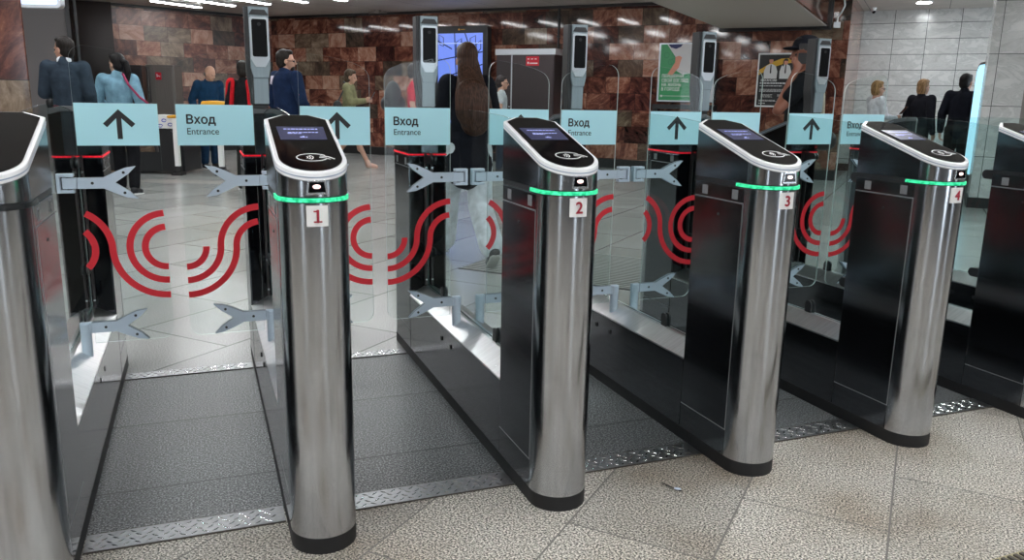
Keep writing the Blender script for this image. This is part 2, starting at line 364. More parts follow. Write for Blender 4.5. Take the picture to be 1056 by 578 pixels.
# marble wall in the recess, ceiling there, pillars right
bm = bmesh.new(); box(bm, (-4, 0, 0), (5, .25, CEIL)); struct('wall_marble', bm, M['marble'], uv(0, 17.0), RZ)
bm = bmesh.new(); box(bm, (-4, -.02, 0), (5, 0, .14)); struct('baseboard_marble', bm, M['black'], uv(0, 17.0), RZ)
bm = bmesh.new(); box(bm, (0, 0, 0), (.42, .6, CEIL)); struct('wall_pillar', bm, M['marble2'], uv(.56, 11.7), RZ)
bm = bmesh.new(); box(bm, (-.015, -.015, 0), (.42, .6, .13)); struct('baseboard_pillar', bm, M['black'], uv(.56, 11.7), RZ)
bm = bmesh.new(); box(bm, (0, 0, 0), (.12, .4, CEIL)); struct('trim_4', bm, M['cabsteel'], uv(.975, 11.82), RZ)
bm = bmesh.new(); box(bm, (0, 0, 0), (5, .4, CEIL)); struct('wall_right', bm, M['marble2'], uv(1.09, 11.6), RZ)
# lowered beam: beige soffit, polished granite cheek
bm = bmesh.new(); box(bm, (-3.36, 3., 2.49), (-1.66, V0, 2.50)); struct('ceiling', bm, M['soffit'], rz=RZ)
bm = bmesh.new(); box(bm, (-3.36, 3., 2.50), (-1.62, V0, CEIL)); struct('trim_5', bm, M['gran'], rz=RZ)
bm = bmesh.new(); box(bm, (-3.40, V0-.10, 2.44), (-1.60, V0-.02, 2.49)); box(bm, (-1.62, V0-.10, 2.44), (-1.58, V0-.02, CEIL)); struct('trim_6', bm, M['blackplastic'], rz=RZ)
# unseen rear wall and openings, added and shaped to streak the steel with skylight
bm = bmesh.new()
segs = [(-9.5, -5.5), (-4.6, 2.15), (2.85, 6.4), (7.1, 11)]
for a, b in segs: box(bm, (a, -4.2, 0), (b, -4.0, CEIL))
box(bm, (-9.5, -4.2, 2.45), (11, -4.0, CEIL))
struct('wall_rear_for_streaks', bm, M['darkwall'])
bm = bmesh.new(); box(bm, (-9.7, -4.2, 0), (-9.5, 22, CEIL)); struct('wall_far_left', bm, M['grancol'])
bm = bmesh.new(); box(bm, (11, -4.2, 0), (11.2, 7, CEIL)); struct('wall_far_right', bm, M['marble2'])
# closing wall behind the left openings
bm = bmesh.new(); box(bm, (-9.5, 20.3, 0), (2.5, 20.5, CEIL)); struct('wall_far', bm, M['doorbrown'])

# ------------------------------------------------------------------ tread plates
X1 = .3579; P_ = .9704; RR = .1204; YD = 4.0737
def GX(k): return (X1+(k-1)*P_)*K
def tread(x0, x1, y0, y1, where, label):
    t = thing('tread_plate', label, 'threshold plate', ((x0+x1)/2, (y0+y1)/2, 0), 0, where)
    L = (x1-x0)/2; W = (y1-y0)/2
    bm = bmesh.new(); box(bm, (-L, -W, 0), (L, W, .004)); obj('plate', bm, M['plate'], t)
    bm = bmesh.new(); nx = int(2*L/.030); ny = 4 if W > .045 else 3
    for j in range(ny):
        for i in range(nx):
            cx = -L+.018+(2*L-.036)*(i+.5*(j % 2))/nx; cy = -W+.016+(2*W-.032)*j/(ny-1)
            a = R(38) if (i+j) % 2 else R(-38)
            ux, uy = math.cos(a), math.sin(a); l, w = .0125, .0036
            p = [(cx+ux*l, cy+uy*l), (cx-uy*w, cy+ux*w), (cx-ux*l, cy-uy*l), (cx+uy*w, cy-ux*w)]
            v = [bm.verts.new((x, y, .004)) for x, y in p]; c0 = bm.verts.new((cx+ux*l*.4, cy+uy*l*.4, .0056)); c1 = bm.verts.new((cx-ux*l*.4, cy-uy*l*.4, .0056))
            bm.faces.new((v[0], v[1], c0)); bm.faces.new((v[1], v[2], c1)); bm.faces.new((v[1], c1, c0)); bm.faces.new((v[2], v[3], c1)); bm.faces.new((v[3], v[0], c0)); bm.faces.new((v[3], c0, c1))
    obj('tread_pattern', bm, M['treadbump'], t)['kind'] = 'stuff'
    bm = bmesh.new(); box(bm, (-L, -W-.004, 0), (L, -W, .0035)); box(bm, (-L, W, 0), (L, W+.004, .0035)); obj('dark_seam', bm, M['plategrime'], t)
lane_word = ['left of turnstile 1', 'between turnstiles 1 and 2', 'between turnstiles 2 and 3', 'between turnstiles 3 and 4', 'right of turnstile 4']
for k in range(5):
    xa, xb = GX(k)+RR*K+.004, GX(k+1)-RR*K-.004
    tread(xa, xb, Y1+.004, Y2-.004, 'near tread plates', 'near steel tread plate '+lane_word[k])
    tread(xa, xb, Y3+.004, Y4-.004, 'far tread plates', 'far narrow steel tread plate '+lane_word[k])
# continuing plate right of the rightmost gate is out of view

# ------------------------------------------------------------------ turnstile gates
def G(name, bm, mats, parent, **kw): return obj(name, bm, mats, parent, scale=K, **kw)
def stadium_end(R_, yc, yb, s, n=22, chamfer=None):
    """outline of one end: half circle of radius R_ about (0,yc) opening towards yb. s=-1 near, +1 far"""
    P = [(R_*math.cos(R(180+180*i/n)), yc+s*R_*-math.sin(R(180+180*i/n))) if s > 0 else (R_*math.cos(R(180+180*i/n)), yc+R_*math.sin(R(180+180*i/n))) for i in range(n+1)]
    if chamfer: P += [(R_, yb), (chamfer[0], yb-s*chamfer[1]), (-chamfer[0], yb-s*chamfer[1]), (-R_, yb)]
    else: P += [(R_, yb), (-R_, yb)]
    return P
YC = 1.2197; YB = .8337     # cylinder centre, back of the reader column
def slope(y):  return 1.405 + .315*((YC+RR)-abs(y))
def column(g, s, k, led, number=None):
    """one reader column at the near (s=-1) or far (s=+1) end"""
    yc, yb = s*YC, s*YB
    near = s < 0
    Rm = RR
    # brushed rounded front
    n = 26
    P = [(Rm*math.cos(R(180+180*i/n)), yc+(-s)*Rm*math.sin(R(180+180*i/n))*(1)) for i in range(n+1)]
    P = [(x, yc+s*abs(y-yc)) for x, y in P]
    front = [(-Rm, yc-s*.012)]+P+[(Rm, yc-s*.012)]
    bm = bmesh.new(); prism(bm, front, lambda p: Vector((p[0], p[1], .063)), lambda p: Vector((p[0], p[1], 1.300)))
    G('front_shell', bm, M['steel'], g, smooth=30)
    bm = bmesh.new(); box(bm, (-Rm+.004, min(yc-s*.012, yb), .063), (Rm-.004, max(yc-s*.012, yb), 1.300)); G('column_housing', bm, M['side'], g)
    for sx in (-1, 1):
        xo, xi = sx*(Rm), sx*(Rm-.004)
        def pl(y0, y1, z0, z1): return ((min(xo, xi), min(y0, y1), z0), (max(xo, xi), max(y0, y1), z1))
        yA, yE = s*(YC-.016), s*(YB+.006)
        bm = bmesh.new(); box(bm, *pl(yA, yE, .063, .186)); G('side_panel', bm, M['side'], g, bevel=.0012); bm = bmesh.new(); box(bm, *pl(yA, yE, 1.234, 1.297)); G('side_panel', bm, M['side'], g, bevel=.0012)
        bm = bmesh.new(); box(bm, *pl(yA, yE, .190, 1.229)); dr = G('access_door', bm, M['side'], g, bevel=.0012)
        bm = bmesh.new(); tube(bm, (sx*(Rm+.002), s*(YB+.2), 1.165), (sx*(Rm-.002), s*(YB+.2), 1.165), .006); G('keyhole', bm, M['blackplastic'], dr)
        for y_a, y_b, z_a, z_b in ((yA+s*.0035, yA-s*.0008, .186, 1.232), (yA, yE, 1.2292, 1.2338), (yA, yE, .1860, .1898)):
            bm = bmesh.new(); box(bm, (min(sx*(Rm+.0007), xi), min(y_a, y_b), z_a), (max(sx*(Rm+.0007), xi), max(y_a, y_b), z_b)); G('bright_seam', bm, M['seam'], g)
        for yy in (YC-.075, YB+.085):
            bm = bmesh.new(); box(bm, (sx*Rm-.0012, s*yy-.021, 1.244), (sx*Rm+.0016, s*yy+.021, 1.286)); f = G('side_sensor', bm, M['seam'], g, bevel=.001)
            bm = bmesh.new(); box(bm, (sx*Rm-.001, s*yy-.014, 1.250), (sx*Rm+.0022, s*yy+.014, 1.280)); G('sensor_window', bm, M['blackglass'], f)
    # ring groove and light
    rp = [(x*.975, yc+(y-yc)*.975) for x, y in P]
    bm = bmesh.new(); prism(bm, rp+[(Rm*.975, yb), (-Rm*.975, yb)], lambda p: Vector((p[0], p[1], 1.300)), lambda p: Vector((p[0], p[1], 1.322))); G('ring_groove', bm, M['blackplastic'], g)
    bm = bmesh.new()
    a0, a1 = (0, len(P)) if led != 'far' else (0, len(P))
    ring = P if near else P
    ext = [(-Rm, yc-s*.07)] + ring + [(Rm, yc-s*.07)] if near else [(-Rm, yb)] + ring + [(Rm, yb), (0, yb-s*.001), (-Rm, yb)]
    zb, zt = (1.3035, 1.3175) if near else (1.3055, 1.3145)
    rows = []
    for (x, y) in ext:
        dx, dy = (x, y-yc) if (y-yc)*s > 0 else ((x, 0) if near or abs(y-yc) < .2 else (x*.7+1e-6, -s*Rm))
        L = math.hypot(dx, dy); dx, dy = dx/L, dy/L
        rows.append([bm.verts.new((x+dx*o, y+dy*o, z)) for o, z in ((-.004, zb), (.0035, zb), (.0035, zt), (-.004, zt))])
    for r0, r1 in zip(rows, rows[1:]):
        for i in range(4): bm.faces.new((r0[i], r0[(i+1) % 4], r1[(i+1) % 4], r1[i]))
    bm.faces.new(rows[0][::-1]); bm.faces.new(rows[-1])
    lt = G('light_ring', bm, M[led if led in M else 'off_led'], g, smooth=30); lt['label'] = {'green_led': 'glowing green light ring', 'red_led': 'glowing red light ring', 'teal_led': 'glowing teal light ring'}.get(led, 'unlit dark ring')
    # head
    tail = [(Rm, yb), (.052, yb-s*.052), (-.052, yb-s*.052), (-Rm, yb)]
    out = P+tail
    nn = len(P)
    bm = bmesh.new(); prism(bm, out, lambda p: Vector((p[0], p[1], 1.322)), lambda p: Vector((p[0], p[1], slope(p[1])-.032)), 0, lambda i: 1 if i >= nn-1 else 0)
    G('reader_head', bm, [M['steel'], M['side']], g, smooth=35)
    cy = yc*.6+yb*.4
    def inset(p, q): # scale outline towards its middle
        x, y = p; return (x*(1-q/Rm), cy+(y-cy)*(1-q/.27))
    bm = bmesh.new(); prism(bm, out, lambda p: Vector((p[0]*1.012, p[1], slope(p[1])-.031)), lambda p: Vector((p[0]*1.012, p[1], slope(p[1])-.002)))
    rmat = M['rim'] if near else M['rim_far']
    rm = G('silver_rim', bm, rmat, g, smooth=35, bevel=.003)
    bm = bmesh.new(); prism(bm, out, lambda p: Vector((p[0]*1.018, p[1]+s*.001, slope(p[1])-.0205)), lambda p: Vector((p[0]*1.018, p[1]+s*.001, slope(p[1])-.0165))); G('rim_groove', bm, M['groove'], rm, smooth=35)
    bm = bmesh.new(); o2 = [inset(p, .0135) for p in out]; prism(bm, o2, lambda p: Vector((p[0], p[1], slope(p[1])-.012)), lambda p: Vector((p[0], p[1], slope(p[1])+.0015)))
    sc = G('reader_screen', bm, M['blackglass'], g, smooth=35)
    if True:
        def on(x, t, h=.0028): # t: 0 front .. along the slope
            y = -(YC+RR)+t; return Vector((x, y, slope(y)+h))
    if near and k > 0:
        bm = bmesh.new(); q = [(-.082, .285), (.082, .285), (.086, .415), (-.086, .415)]
        prism(bm, q, lambda p: on(p[0], p[1], .0022), lambda p: on(p[0], p[1], .0030)); dp = G('display', bm, M['display'], sc)
        bm = bmesh.new()
        for x0, x1, t0, w in ((-.062, .062, .385, .006), (-.05, .058, .352, .004), (-.052, .0, .341, .004), (-.012, .014, .305, .005), (-.003, .004, .312, .004)):
            x = x0
            while x < x1:
                e = min(x1, x+random.uniform(.008, .018)); prism(bm, [(x, t0), (e, t0), (e, t0+w), (x, t0+w)], lambda p: on(p[0], p[1], .0032), lambda p: on(p[0], p[1], .0036)); x = e+.003
        G('display_text', bm, M['display_ink'], dp)
        bm = bmesh.new(); N = 40; cx, ct = .004, .118
        el = [(cx+.052*math.cos(2*PI*i/N), ct+.032*math.sin(2*PI*i/N)) for i in range(3, N-2)]
        ribbon(bm, el, .0035, lambda x, t, h: on(x, t, .003+h), .0008)
        for r_ in (.012, .021, .030): ribbon(bm, [(cx-.026+r_*math.cos(R(a)), ct+r_*.75*math.sin(R(a))) for a in range(-50, 51, 10)], .0032, lambda x, t, h: on(x, t, .003+h), .0008)
        ribbon(bm, [(cx+.028, ct+.012), (cx+.055, ct+.004), (cx+.075, ct-.016)], .004, lambda x, t, h: on(x, t, .003+h), .0008)
        ribbon(bm, [(cx+.024, ct+.0), (cx+.045, ct-.006), (cx+.06, ct-.018)], .003, lambda x, t, h: on(x, t, .003+h), .0008)
        G('contactless_emblem', bm, M['white'], sc)
        # barcode scanner in the front
        y0 = -(YC+RR)
        bm = bmesh.new(); prism(bm, [(-.033, 1.330), (.037, 1.330), (.030, 1.378), (-.028, 1.378)], lambda p: Vector((p[0], y0-.004, p[1])), lambda p: Vector((p[0], y0+.014, p[1]))); s_ = G('barcode_scanner', bm, M['edge'], g, bevel=.001)
        bm = bmesh.new(); prism(bm, [(-.027, 1.338), (.030, 1.338), (.025, 1.372), (-.023, 1.372)], lambda p: Vector((p[0], y0-.0055, p[1])), lambda p: Vector((p[0], y0-.002, p[1]))); G('scanner_window', bm, M['blackglass'], s_)
        bm = bmesh.new(); bmesh.ops.create_uvsphere(bm, u_segments=12, v_segments=8, radius=.008, matrix=Matrix.Translation((.0, y0-.006, 1.357)) @ Matrix.Diagonal((1.6, .4, .85, 1))); G('scanner_lamp', bm, M['scanlamp'], s_)
        if number:
            bm = bmesh.new(); rows = []
            for i in range(9):
                a = (i/8-.5)*.60; rows.append([bm.verts.new(((Rm+o)*math.sin(a), -YC-(Rm+o)*math.cos(a), z)) for o, z in ((-.001, 1.222), (.0015, 1.222), (.0015, 1.293), (-.001, 1.293))])
            for r0, r1 in zip(rows, rows[1:]):
                for i in range(4): bm.faces.new((r0[i], r0[(i+1) % 4], r1[(i+1) % 4], r1[i]))
            bm.faces.new(rows[0][::-1]); bm.faces.new(rows[-1])
            npl = G('number_plate', bm, M['white'], g); npl['label'] = 'white plate with crimson number '+number
            if number == '1':
                bm = bmesh.new(); box(bm, (-.013, y0-.0042, 1.236), (.015, y0-.003, 1.241)); box(bm, (-.013, y0-.0042, 1.2715), (.001, y0-.003, 1.2765)); G('number_serif', bm, M['crimson'], npl)
            t_ = text('number', number, .062*K, M['crimson'], npl, frontal(.001*K, (y0-.0035)*K, 1.236*K), 'CENTER', .0006, .0010)
    else:
        # status lamps facing the hall behind are unlit; back of the column that faces the camera gets the glass channel
        pass
    # glass channel on the column's back with bolts
    bm = bmesh.new(); box(bm, (-Rm+.008, min(yb, yb-s*.003), .45), (Rm-.008, max(yb, yb-s*.003), 1.297)); G('back_panel', bm, M['blackglass'], g)
    bm = bmesh.new(); ya = yb-s*.002; yz = yb-s*.030
    for sx in (-1, 1): box(bm, (sx*.020-.006, min(ya, yz), .46), (sx*.020+.006, max(ya, yz), 1.53))
    ch = G('glass_channel', bm, M['cabdark'], g, bevel=.001)
    for z in (.52, .70, 1.23):
        for sx in (-1, 1):
            bm = bmesh.new(); tube(bm, (sx*.020, yz, z), (sx*.020, yz-s*.006, z), .0065); G('bolt', bm, M['edge'], ch)

def strip_poly(bm, pts, fn, mi=0):
    prism(bm, pts, lambda p: fn(p[0], p[1], 0), lambda p: fn(p[0], p[1], 1), mi)
def fork(sd, zc):
    """pale fish-tail bracket outline on side sd (+1: reaches to +x)"""
    h = .0245
    up = [(.095, h), (.200, h), (.245, .047), (.292, .067), (.338, .074), (.305, .040), (.262, .010), (.248, 0)]
    P = up+[(x, -z) for x, z in up[-2::-1]]
    return [(sd*x, zc+z) for x, z in P]
def door(g, sd):
    """one glass wing hinged at the gate, reaching towards +x (sd=1) or -x (sd=-1)"""
    t = .008; x0, x1 = .105, .448
    # outline: high at hinge side, falling towards the free edge, rounded corners
    P = [(x0, .50), (x1-.05, .50)]
    P += [(x1-.05+.05*math.cos(R(a)), .55+.05*math.sin(R(a))) for a in (-72, -54, -36, -18, 0)]
    P += [(x1-.07+.07*math.cos(R(a)), 1.735+.07*math.sin(R(a))) for a in (0, 18, 36, 54, 72)]
    P += [(.36, 1.817), (.28, 1.835), (.20, 1.846), (x0+.06, 1.850)]
    P += [(x0+.06-.06*math.sin(R(a)), 1.79+.06*math.cos(R(a))) for a in (18, 36, 54, 72, 90)]
    bm = bmesh.new(); prism(bm, [(sd*x, z) for x, z in P], lambda p: Vector((p[0], -t/2, p[1])), lambda p: Vector((p[0], t/2, p[1])), 0, 1)
    w = G('glass_door', bm, [M['glass'], M['gedge']], g)
    # film sign
    bm = bmesh.new(); a, b = .108, .447; prism(bm, [(sd*a, 1.417), (sd*b, 1.417), (sd*b, 1.604), (sd*a, 1.604)], lambda p: Vector((p[0], -t/2-.003, p[1])), lambda p: Vector((p[0], -t/2, p[1])))
    sg = G('sign', bm, M['sign'], w)
    yf = -t/2-.004
    if sd > 0:
        sg['label'] = 'pale cyan sign with a black up arrow'
        cx, cz = .285, 1.508
        q = [(-.0105, -.062), (.0105, -.062), (.0105, .030), (.050, -.010), (.066, .006), (0, .070), (-.066, .006), (-.050, -.010), (-.0105, .030)]
        bm = bmesh.new(); prism(bm, [(cx+x, cz+z) for x, z in q], lambda p: Vector((p[0], yf, p[1])), lambda p: Vector((p[0], yf+.001, p[1]))); G('arrow', bm, M['ink'], sg)
    else:
        sg['label'] = 'pale cyan sign reading Вход Entrance'
        text('lettering', 'Вход', .056*K, M['ink'], sg, frontal(-.408*K, yf*K, 1.517*K), 'LEFT', .0004, .0010, .98)
        text('lettering', 'Entrance', .042*K, M['ink'], sg, frontal(-.406*K, yf*K, 1.468*K), 'LEFT', .0004, 0, .95)
    # red line pattern, coordinates relative to lane centre
    bm = bmesh.new(); lc = sd*P_/2; Wd = .030; F = lambda x, z, h: Vector((x+lc, -t/2-.0015+h, z)); c0 = .945
    def clipx(pts): return [p for p in pts if x0 <= (sd*(p[0]+lc)) <= x1]
    if sd > 0:   # left wing of a lane
        L = [arc(-.040, c0, .095, 92, 270), arc(-.040, c0, .160, 92, 270)]
        L.append([(x, z) for x, z in arc(-.040, c0, .232, 270, 180)] + arc(-.462, c0, .19, 0, 74)[1:])
        L.append(arc(-.462, c0, .118, -46, 46))
    else:
        L = [arc(.040, c0-.01, .092, 270, 362), arc(.040, c0-.01, .158, 270, 360)+arc(.386, c0-.01, .188, 180, 92)[1:], arc(.040, c0-.01, .230, 270, 360)+arc(.386, c0-.01, .116, 180, 92)[1:]]
    for l in L:
        l = clipx(l)
        if len(l) > 2: ribbon(bm, l, Wd, F, .001)
    G('red_line_pattern', bm, M['redfilm'], w)
    for zc in (1.250, .577):
        # front and back plates with pale face and dark outline
        for yy, yo in ((-t/2, -.010), (t/2, .010)):
            bm = bmesh.new(); prism(bm, fork(sd, zc), lambda p: Vector((p[0], yy, p[1])), lambda p: Vector((p[0], yy+yo, p[1])), 0, 1)
            f = G('fishtail_bracket', bm, [M['bracket'], M['bracket_edge']], w)
            for sx_, sz_ in ((.155, 0), (.285, .046), (.285, -.046)):
                bm = bmesh.new(); tube(bm, (sd*sx_, yy+yo*.9, zc+sz_), (sd*sx_, yy+yo*1.15, zc+sz_), .0065, n=10); G('screw', bm, M['ink'], f)
        if zc > 1:
            # square hinge clamp gripping the side glass
            bm = bmesh.new(); h = .043; th = .014; d = .018
            box(bm, (min(sd*.012, sd*.026), -d, zc-h), (max(sd*.012, sd*.026), d, zc+h))
            box(bm, (min(sd*.026, sd*.082), -d, zc+h-th), (max(sd*.026, sd*.082), d, zc+h)); box(bm, (min(sd*.026, sd*.082), -d, zc-h), (max(sd*.026, sd*.082), d, zc-h+th))
            G('hinge_clamp', bm, M['bracket'], g, bevel=.0015)
            bm = bmesh.new(); box(bm, (min(sd*.034, sd*.0935), -.012, zc-.0245), (max(sd*.034, sd*.0935), .012, zc+.0245)); G('hinge_arm', bm, M['bracket'], g, bevel=.0015)
            bm = bmesh.new(); tube(bm, (sd*.060, 0, zc-h+th*.4), (sd*.060, 0, zc+h-th*.4), .010); G('hinge_pin', bm, M['bracket_edge'], g)
        else:
            bm = bmesh.new(); tube(bm, (sd*.068, 0, .43), (sd*.068, 0, zc+.020), .0235, n=20); hp = G('hinge_post', bm, M['bracket'], g, smooth=40)
            bm = bmesh.new(); box(bm, (min(sd*.046, sd*.0935), -.014, zc-.0245), (max(sd*.046, sd*.0935), .014, zc+.0245)); G('hinge_arm', bm, M['bracket'], g, bevel=.0015)

def gate(k, label, led_near, led_far, number, left, right):
    g = thing('turnstile', label, 'turnstile', (GX(k), YD*K, 0), 0, 'row of entrance turnstiles')
    # plinth all along
    n = 24; P = [(RR*math.cos(R(180+180*i/n)), -YC+RR*math.sin(R(180+180*i/n))) for i in range(n+1)]; P += [(-x, -y) for x, y in P]
    bm = bmesh.new(); prism(bm, P, lambda p: Vector((p[0]*1.004, p[1]*1.0005, 0)), lambda p: Vector((p[0]*1.004, p[1]*1.0005, .063))); G('plinth', bm, M['black'], g, smooth=30)
    # low middle body
    bm = bmesh.new(); box(bm, (-RR+.001, -YB, .063), (RR-.001, YB, .418)); b = G('base_cabinet', bm, M['side'], g, bevel=.001)
    for sx in (-1, 1):
        for y in (.105, -.065):
            bm = bmesh.new(); box(bm, (sx*RR-.004, y-.009, .327), (sx*RR+.001, y+.009, .350)); G('slot', bm, M['ink'], b)
    bm = bmesh.new(); prof = [(-RR-.001, .412), (RR+.001, .412), (RR+.001, .420), (.022, .476), (-.022, .476), (-RR-.001, .420)]
    prism(bm, prof, lambda p: Vector((p[0], -YB, p[1])), lambda p: Vector((p[0], YB, p[1]))); G('sloping_ledge', bm, M['ledge'], g)
    column(g, -1, k, led_near, number); column(g, 1, k, led_far)
    # side glass in the middle
    pts = [(-YB+.004, .478), (YB-.004, .478)]
    top = [(YB-.004, 1.545), (.70, 1.560), (.5, 1.578), (.2, 1.592), (0, 1.596), (-.2, 1.592), (-.5, 1.578), (-.70, 1.560), (-YB+.004, 1.545)]
    bm = bmesh.new(); prism(bm, pts+top, lambda p: Vector((-.005, p[0], p[1])), lambda p: Vector((.005, p[0], p[1])), 0, 1); G('side_glass', bm, [M['sideglass'], M['gedge_dark']], g)
    for y in (-.467, .467):
        bm = bmesh.new()
        for sx in (-1, 1):
            q = [(y+.024*math.cos(R(a)), .522+.024*math.sin(R(a))) for a in range(0, 181, 20)]+[(y-.024, .470), (y+.024, .470)]
            prism(bm, q, lambda p: Vector((sx*.006, p[0], p[1])), lambda p: Vector((sx*.016, p[0], p[1])))
        G('glass_clamp', bm, M['blackplastic'], g)
    for s in (-1, 1):
        for z in (.71, 1.285):
            bm = bmesh.new()
            for sx in (-1, 1):
                q = [(s*(.715-.026*math.sin(R(a))), z+.026*math.cos(R(a))) for a in range(0, 181, 20)]+[(s*YB, z-.026), (s*YB, z+.026)]
                prism(bm, q, lambda p: Vector((sx*.006, p[0], p[1])), lambda p: Vector((sx*.018, p[0], p[1])))
            G('glass_clamp', bm, M['blackplastic'], g)
    if left: door(g, -1)
    if right: door(g, 1)
    return g
gate(0, 'turnstile cut off by the left picture edge, unlit ring, red light far behind', 'off_led', 'red_led', None, False, True)
gate(1, 'steel entrance turnstile numbered 1 with green light ring', 'green_led', 'red_led', '1', True, True)
gate(2, 'steel entrance turnstile numbered 2 with green light ring', 'green_led', 'red_led', '2', True, True)
gate(3, 'steel entrance turnstile numbered 3 with green light ring', 'green_led', 'teal_led', '3', True, True)
gate(4, 'steel entrance turnstile numbered 4 with green light ring', 'green_led', 'red_led', '4', True, True)
gate(5, 'dark turnstile cut off by the right picture edge, right of number 4', 'green_led', 'red_led', None, True, False)

gate(6, 'rear part of a turnstile with red light seen at the right picture edge', 'green_led', 'red_led', None, False, False)

# face scanner posts, one on each gate
PW = ['tall grey scanner post rising behind turnstile 1', 'tall grey scanner post rising behind the left side of turnstile 2',
      'tall grey scanner post rising behind the head of turnstile 2, third from left', 'tall grey scanner post in front of the green poster', 'rightmost tall grey scanner post beside the man in the black cap']
def scanner_post(k):
    dx = (-.018, -.018, .006, .012, .03)[k-1]*K
    p = thing('scanner_post', PW[k-1], 'scanner post', (GX(k)+dx, 4.888*K, 0), 0, 'tall scanner posts on the turnstiles')
    W, D, ZB = .064, .050, 1.602; zt = 2.128
    bm = bmesh.new()
    q = [(-W, zt), (-W, 1.76), (-.050, 1.66), (-.050, ZB), (.050, ZB), (.050, 1.66), (W, 1.76), (W, zt)]
    prism(bm, q, lambda a: Vector((a[0], -D*.62, a[1])), lambda a: Vector((a[0], D, a[1]))); G('outer_shell', bm, M['postdark'], p, bevel=.003)
    bm = bmesh.new(); q = [(-.030, ZB), (.049, ZB), (.049, 1.80), (-.030, 1.80)]
    prism(bm, q, lambda a: Vector((a[0], -D*.62, a[1])), lambda a: Vector((a[0], -D*.86, a[1]))); G('front_pole', bm, M['post'], p, bevel=.003)
    bm = bmesh.new(); q = [(-W*.66, zt), (W*1.0, zt), (W*1.0, 1.80), (.052, 1.745), (-.028, 1.745), (-W*.66, 1.80)]
    prism(bm, q, lambda a: Vector((a[0], -D, a[1])), lambda a: Vector((a[0], -D*.62, a[1]))); hd = G('scanner_head', bm, M['post'], p, bevel=.003)
    bm = bmesh.new(); q2 = [(-.051, 1.850), (-.026, 1.805), (.026, 1.805), (.051, 1.850)]+[(x, z) for x, z in rounded(-.051, 1.850, .051, 2.073, (0, 0, .012, .012)) if z > 1.86]
    prism(bm, q2, lambda a: Vector((a[0]+.011, -D-.006, a[1])), lambda a: Vector((a[0]+.011, -D, a[1]))); bz = G('silver_bezel', bm, M['bezel'], hd, bevel=.001)
    bm = bmesh.new(); prism(bm, rounded(-.040, 1.860, .040, 2.061, (.01,)*4), lambda a: Vector((a[0]+.011, -D-.008, a[1])), lambda a: Vector((a[0]+.011, -D-.004, a[1]))); G('black_screen', bm, M['screenblack'], bz)
    bm = bmesh.new(); prism(bm, [(-.052, 2.083), (.052, 2.083), (.034, 2.112), (-.034, 2.112)], lambda a: Vector((a[0]+.011, -D-.003, a[1])), lambda a: Vector((a[0]+.011, -D, a[1]))); G('top_notch', bm, M['postdark'], hd)
    bm = bmesh.new(); tube(bm, (.011, -D-.0095, 2.035), (.011, -D-.0075, 2.035), .010, n=16); G('camera_lens', bm, M['ink'], bz)
    bm = bmesh.new(); box(bm, (-.045, -.030, 1.5795), (.045, .046, ZB)); G('foot_flange', bm, M['postdark'], p, bevel=.002)
for k in range(1, 6): scanner_post(k)

# ------------------------------------------------------------------ things in the hall
def wallthing(name, label, cat, u, off=0., v=V0, group=None):
    """local x along the granite wall, local -y into the hall"""
    return thing(name, label, cat, uv(u, v-off, 0), RZ, group)
def slab(bm, x0, x1, z0, z1, y0, y1, mi=0): box(bm, (x0, min(y0, y1), z0), (x1, max(y0, y1), z1), mi)
# digital advertising totem
t = wallthing('digital_totem', 'tall black advertising screen with a blue picture, by the granite wall', 'screen', -8.47, .16)
bm = bmesh.new(); prism(bm, rounded(-.61, 0, .61, 2.64, (0, 0, .07, .07)), lambda p: Vector((p[0], -.05, p[1])), lambda p: Vector((p[0], .10, p[1]))); obj('frame', bm, M['blackplastic'], t, bevel=.006)
M['scr'] = flat('screen_blue', (.02, .03, .1), .2, emit=(.20, .31, .95), es=.95)
M['scr_dark'] = flat('screen_dark', (.01, .01, .02), .2, emit=(.012, .02, .06), es=1.)
M['scr_mid'] = flat('screen_mid', (.02, .03, .1), .2, emit=(.05, .13, .42), es=.9)
M['scr_pale'] = flat('screen_pale', (.1, .1, .2), .2, emit=(.50, .62, 1.), es=.95)
M['scr_red'] = flat('screen_red', (.2, .02, .02), .2, emit=(.8, .03, .08), es=1.)
bm = bmesh.new(); slab(bm, -.53, .50, .75, 2.50, -.052, -.056); sc = obj('screen', bm, M['scr'], t)
bm = bmesh.new()
def sq(bm, pts, y=-.058, h=.001): prism(bm, pts, lambda p: Vector((p[0], y, p[1])), lambda p: Vector((p[0], y-h, p[1])))
for x0, x1, za, zb, zc, zd in ((-.50, -.40, 2.30, 2.48, 2.42, 2.25), (-.10, .02, 2.05, 2.33, 2.40, 1.9), (-.06, .16, 1.80, 1.95, 2.02, 1.86), (.22, .34, 2.20, 2.40, 2.45, 2.26), (.36, .46, 2.1, 2.28, 2.36, 2.2)):
    ribbon(bm, [(x0, za), (x0, zb), (x1, zc), (x1, zd), (x0, za)], .018, lambda x, z, h: Vector((x, -.058-h, z)))
for a, b in (((-.53, 1.98), (.5, 2.14)), ((-.2, 1.70), (.5, 1.90)), ((-.14, 2.5), (-.10, 1.6)), ((.02, 2.36), (.02, 1.75)), ((-.53, 2.36), (-.2, 2.2)), ((.1, 2.5), (.22, 2.2)), ((.3, 1.9), (.5, 1.6))):
    ribbon(bm, [a, b], .022, lambda x, z, h: Vector((x, -.058-h, z)))
obj('picture_lines', bm, M['scr_dark'], sc)
bm = bmesh.new(); rnd = random.Random(3)
for i in range(26):
    x, z = rnd.uniform(-.12, .42), rnd.uniform(.95, 1.85); r_ = rnd.uniform(.03, .09); sq(bm, [(x+r_*rnd.uniform(.5, 1.2)*math.cos(a*1.05), z+r_*rnd.uniform(.5, 1.4)*math.sin(a*1.05)) for a in range(6)], -.0575-.0004*i, .0006)
obj('picture_shapes', bm, M['scr_mid'], sc)['kind'] = 'stuff'
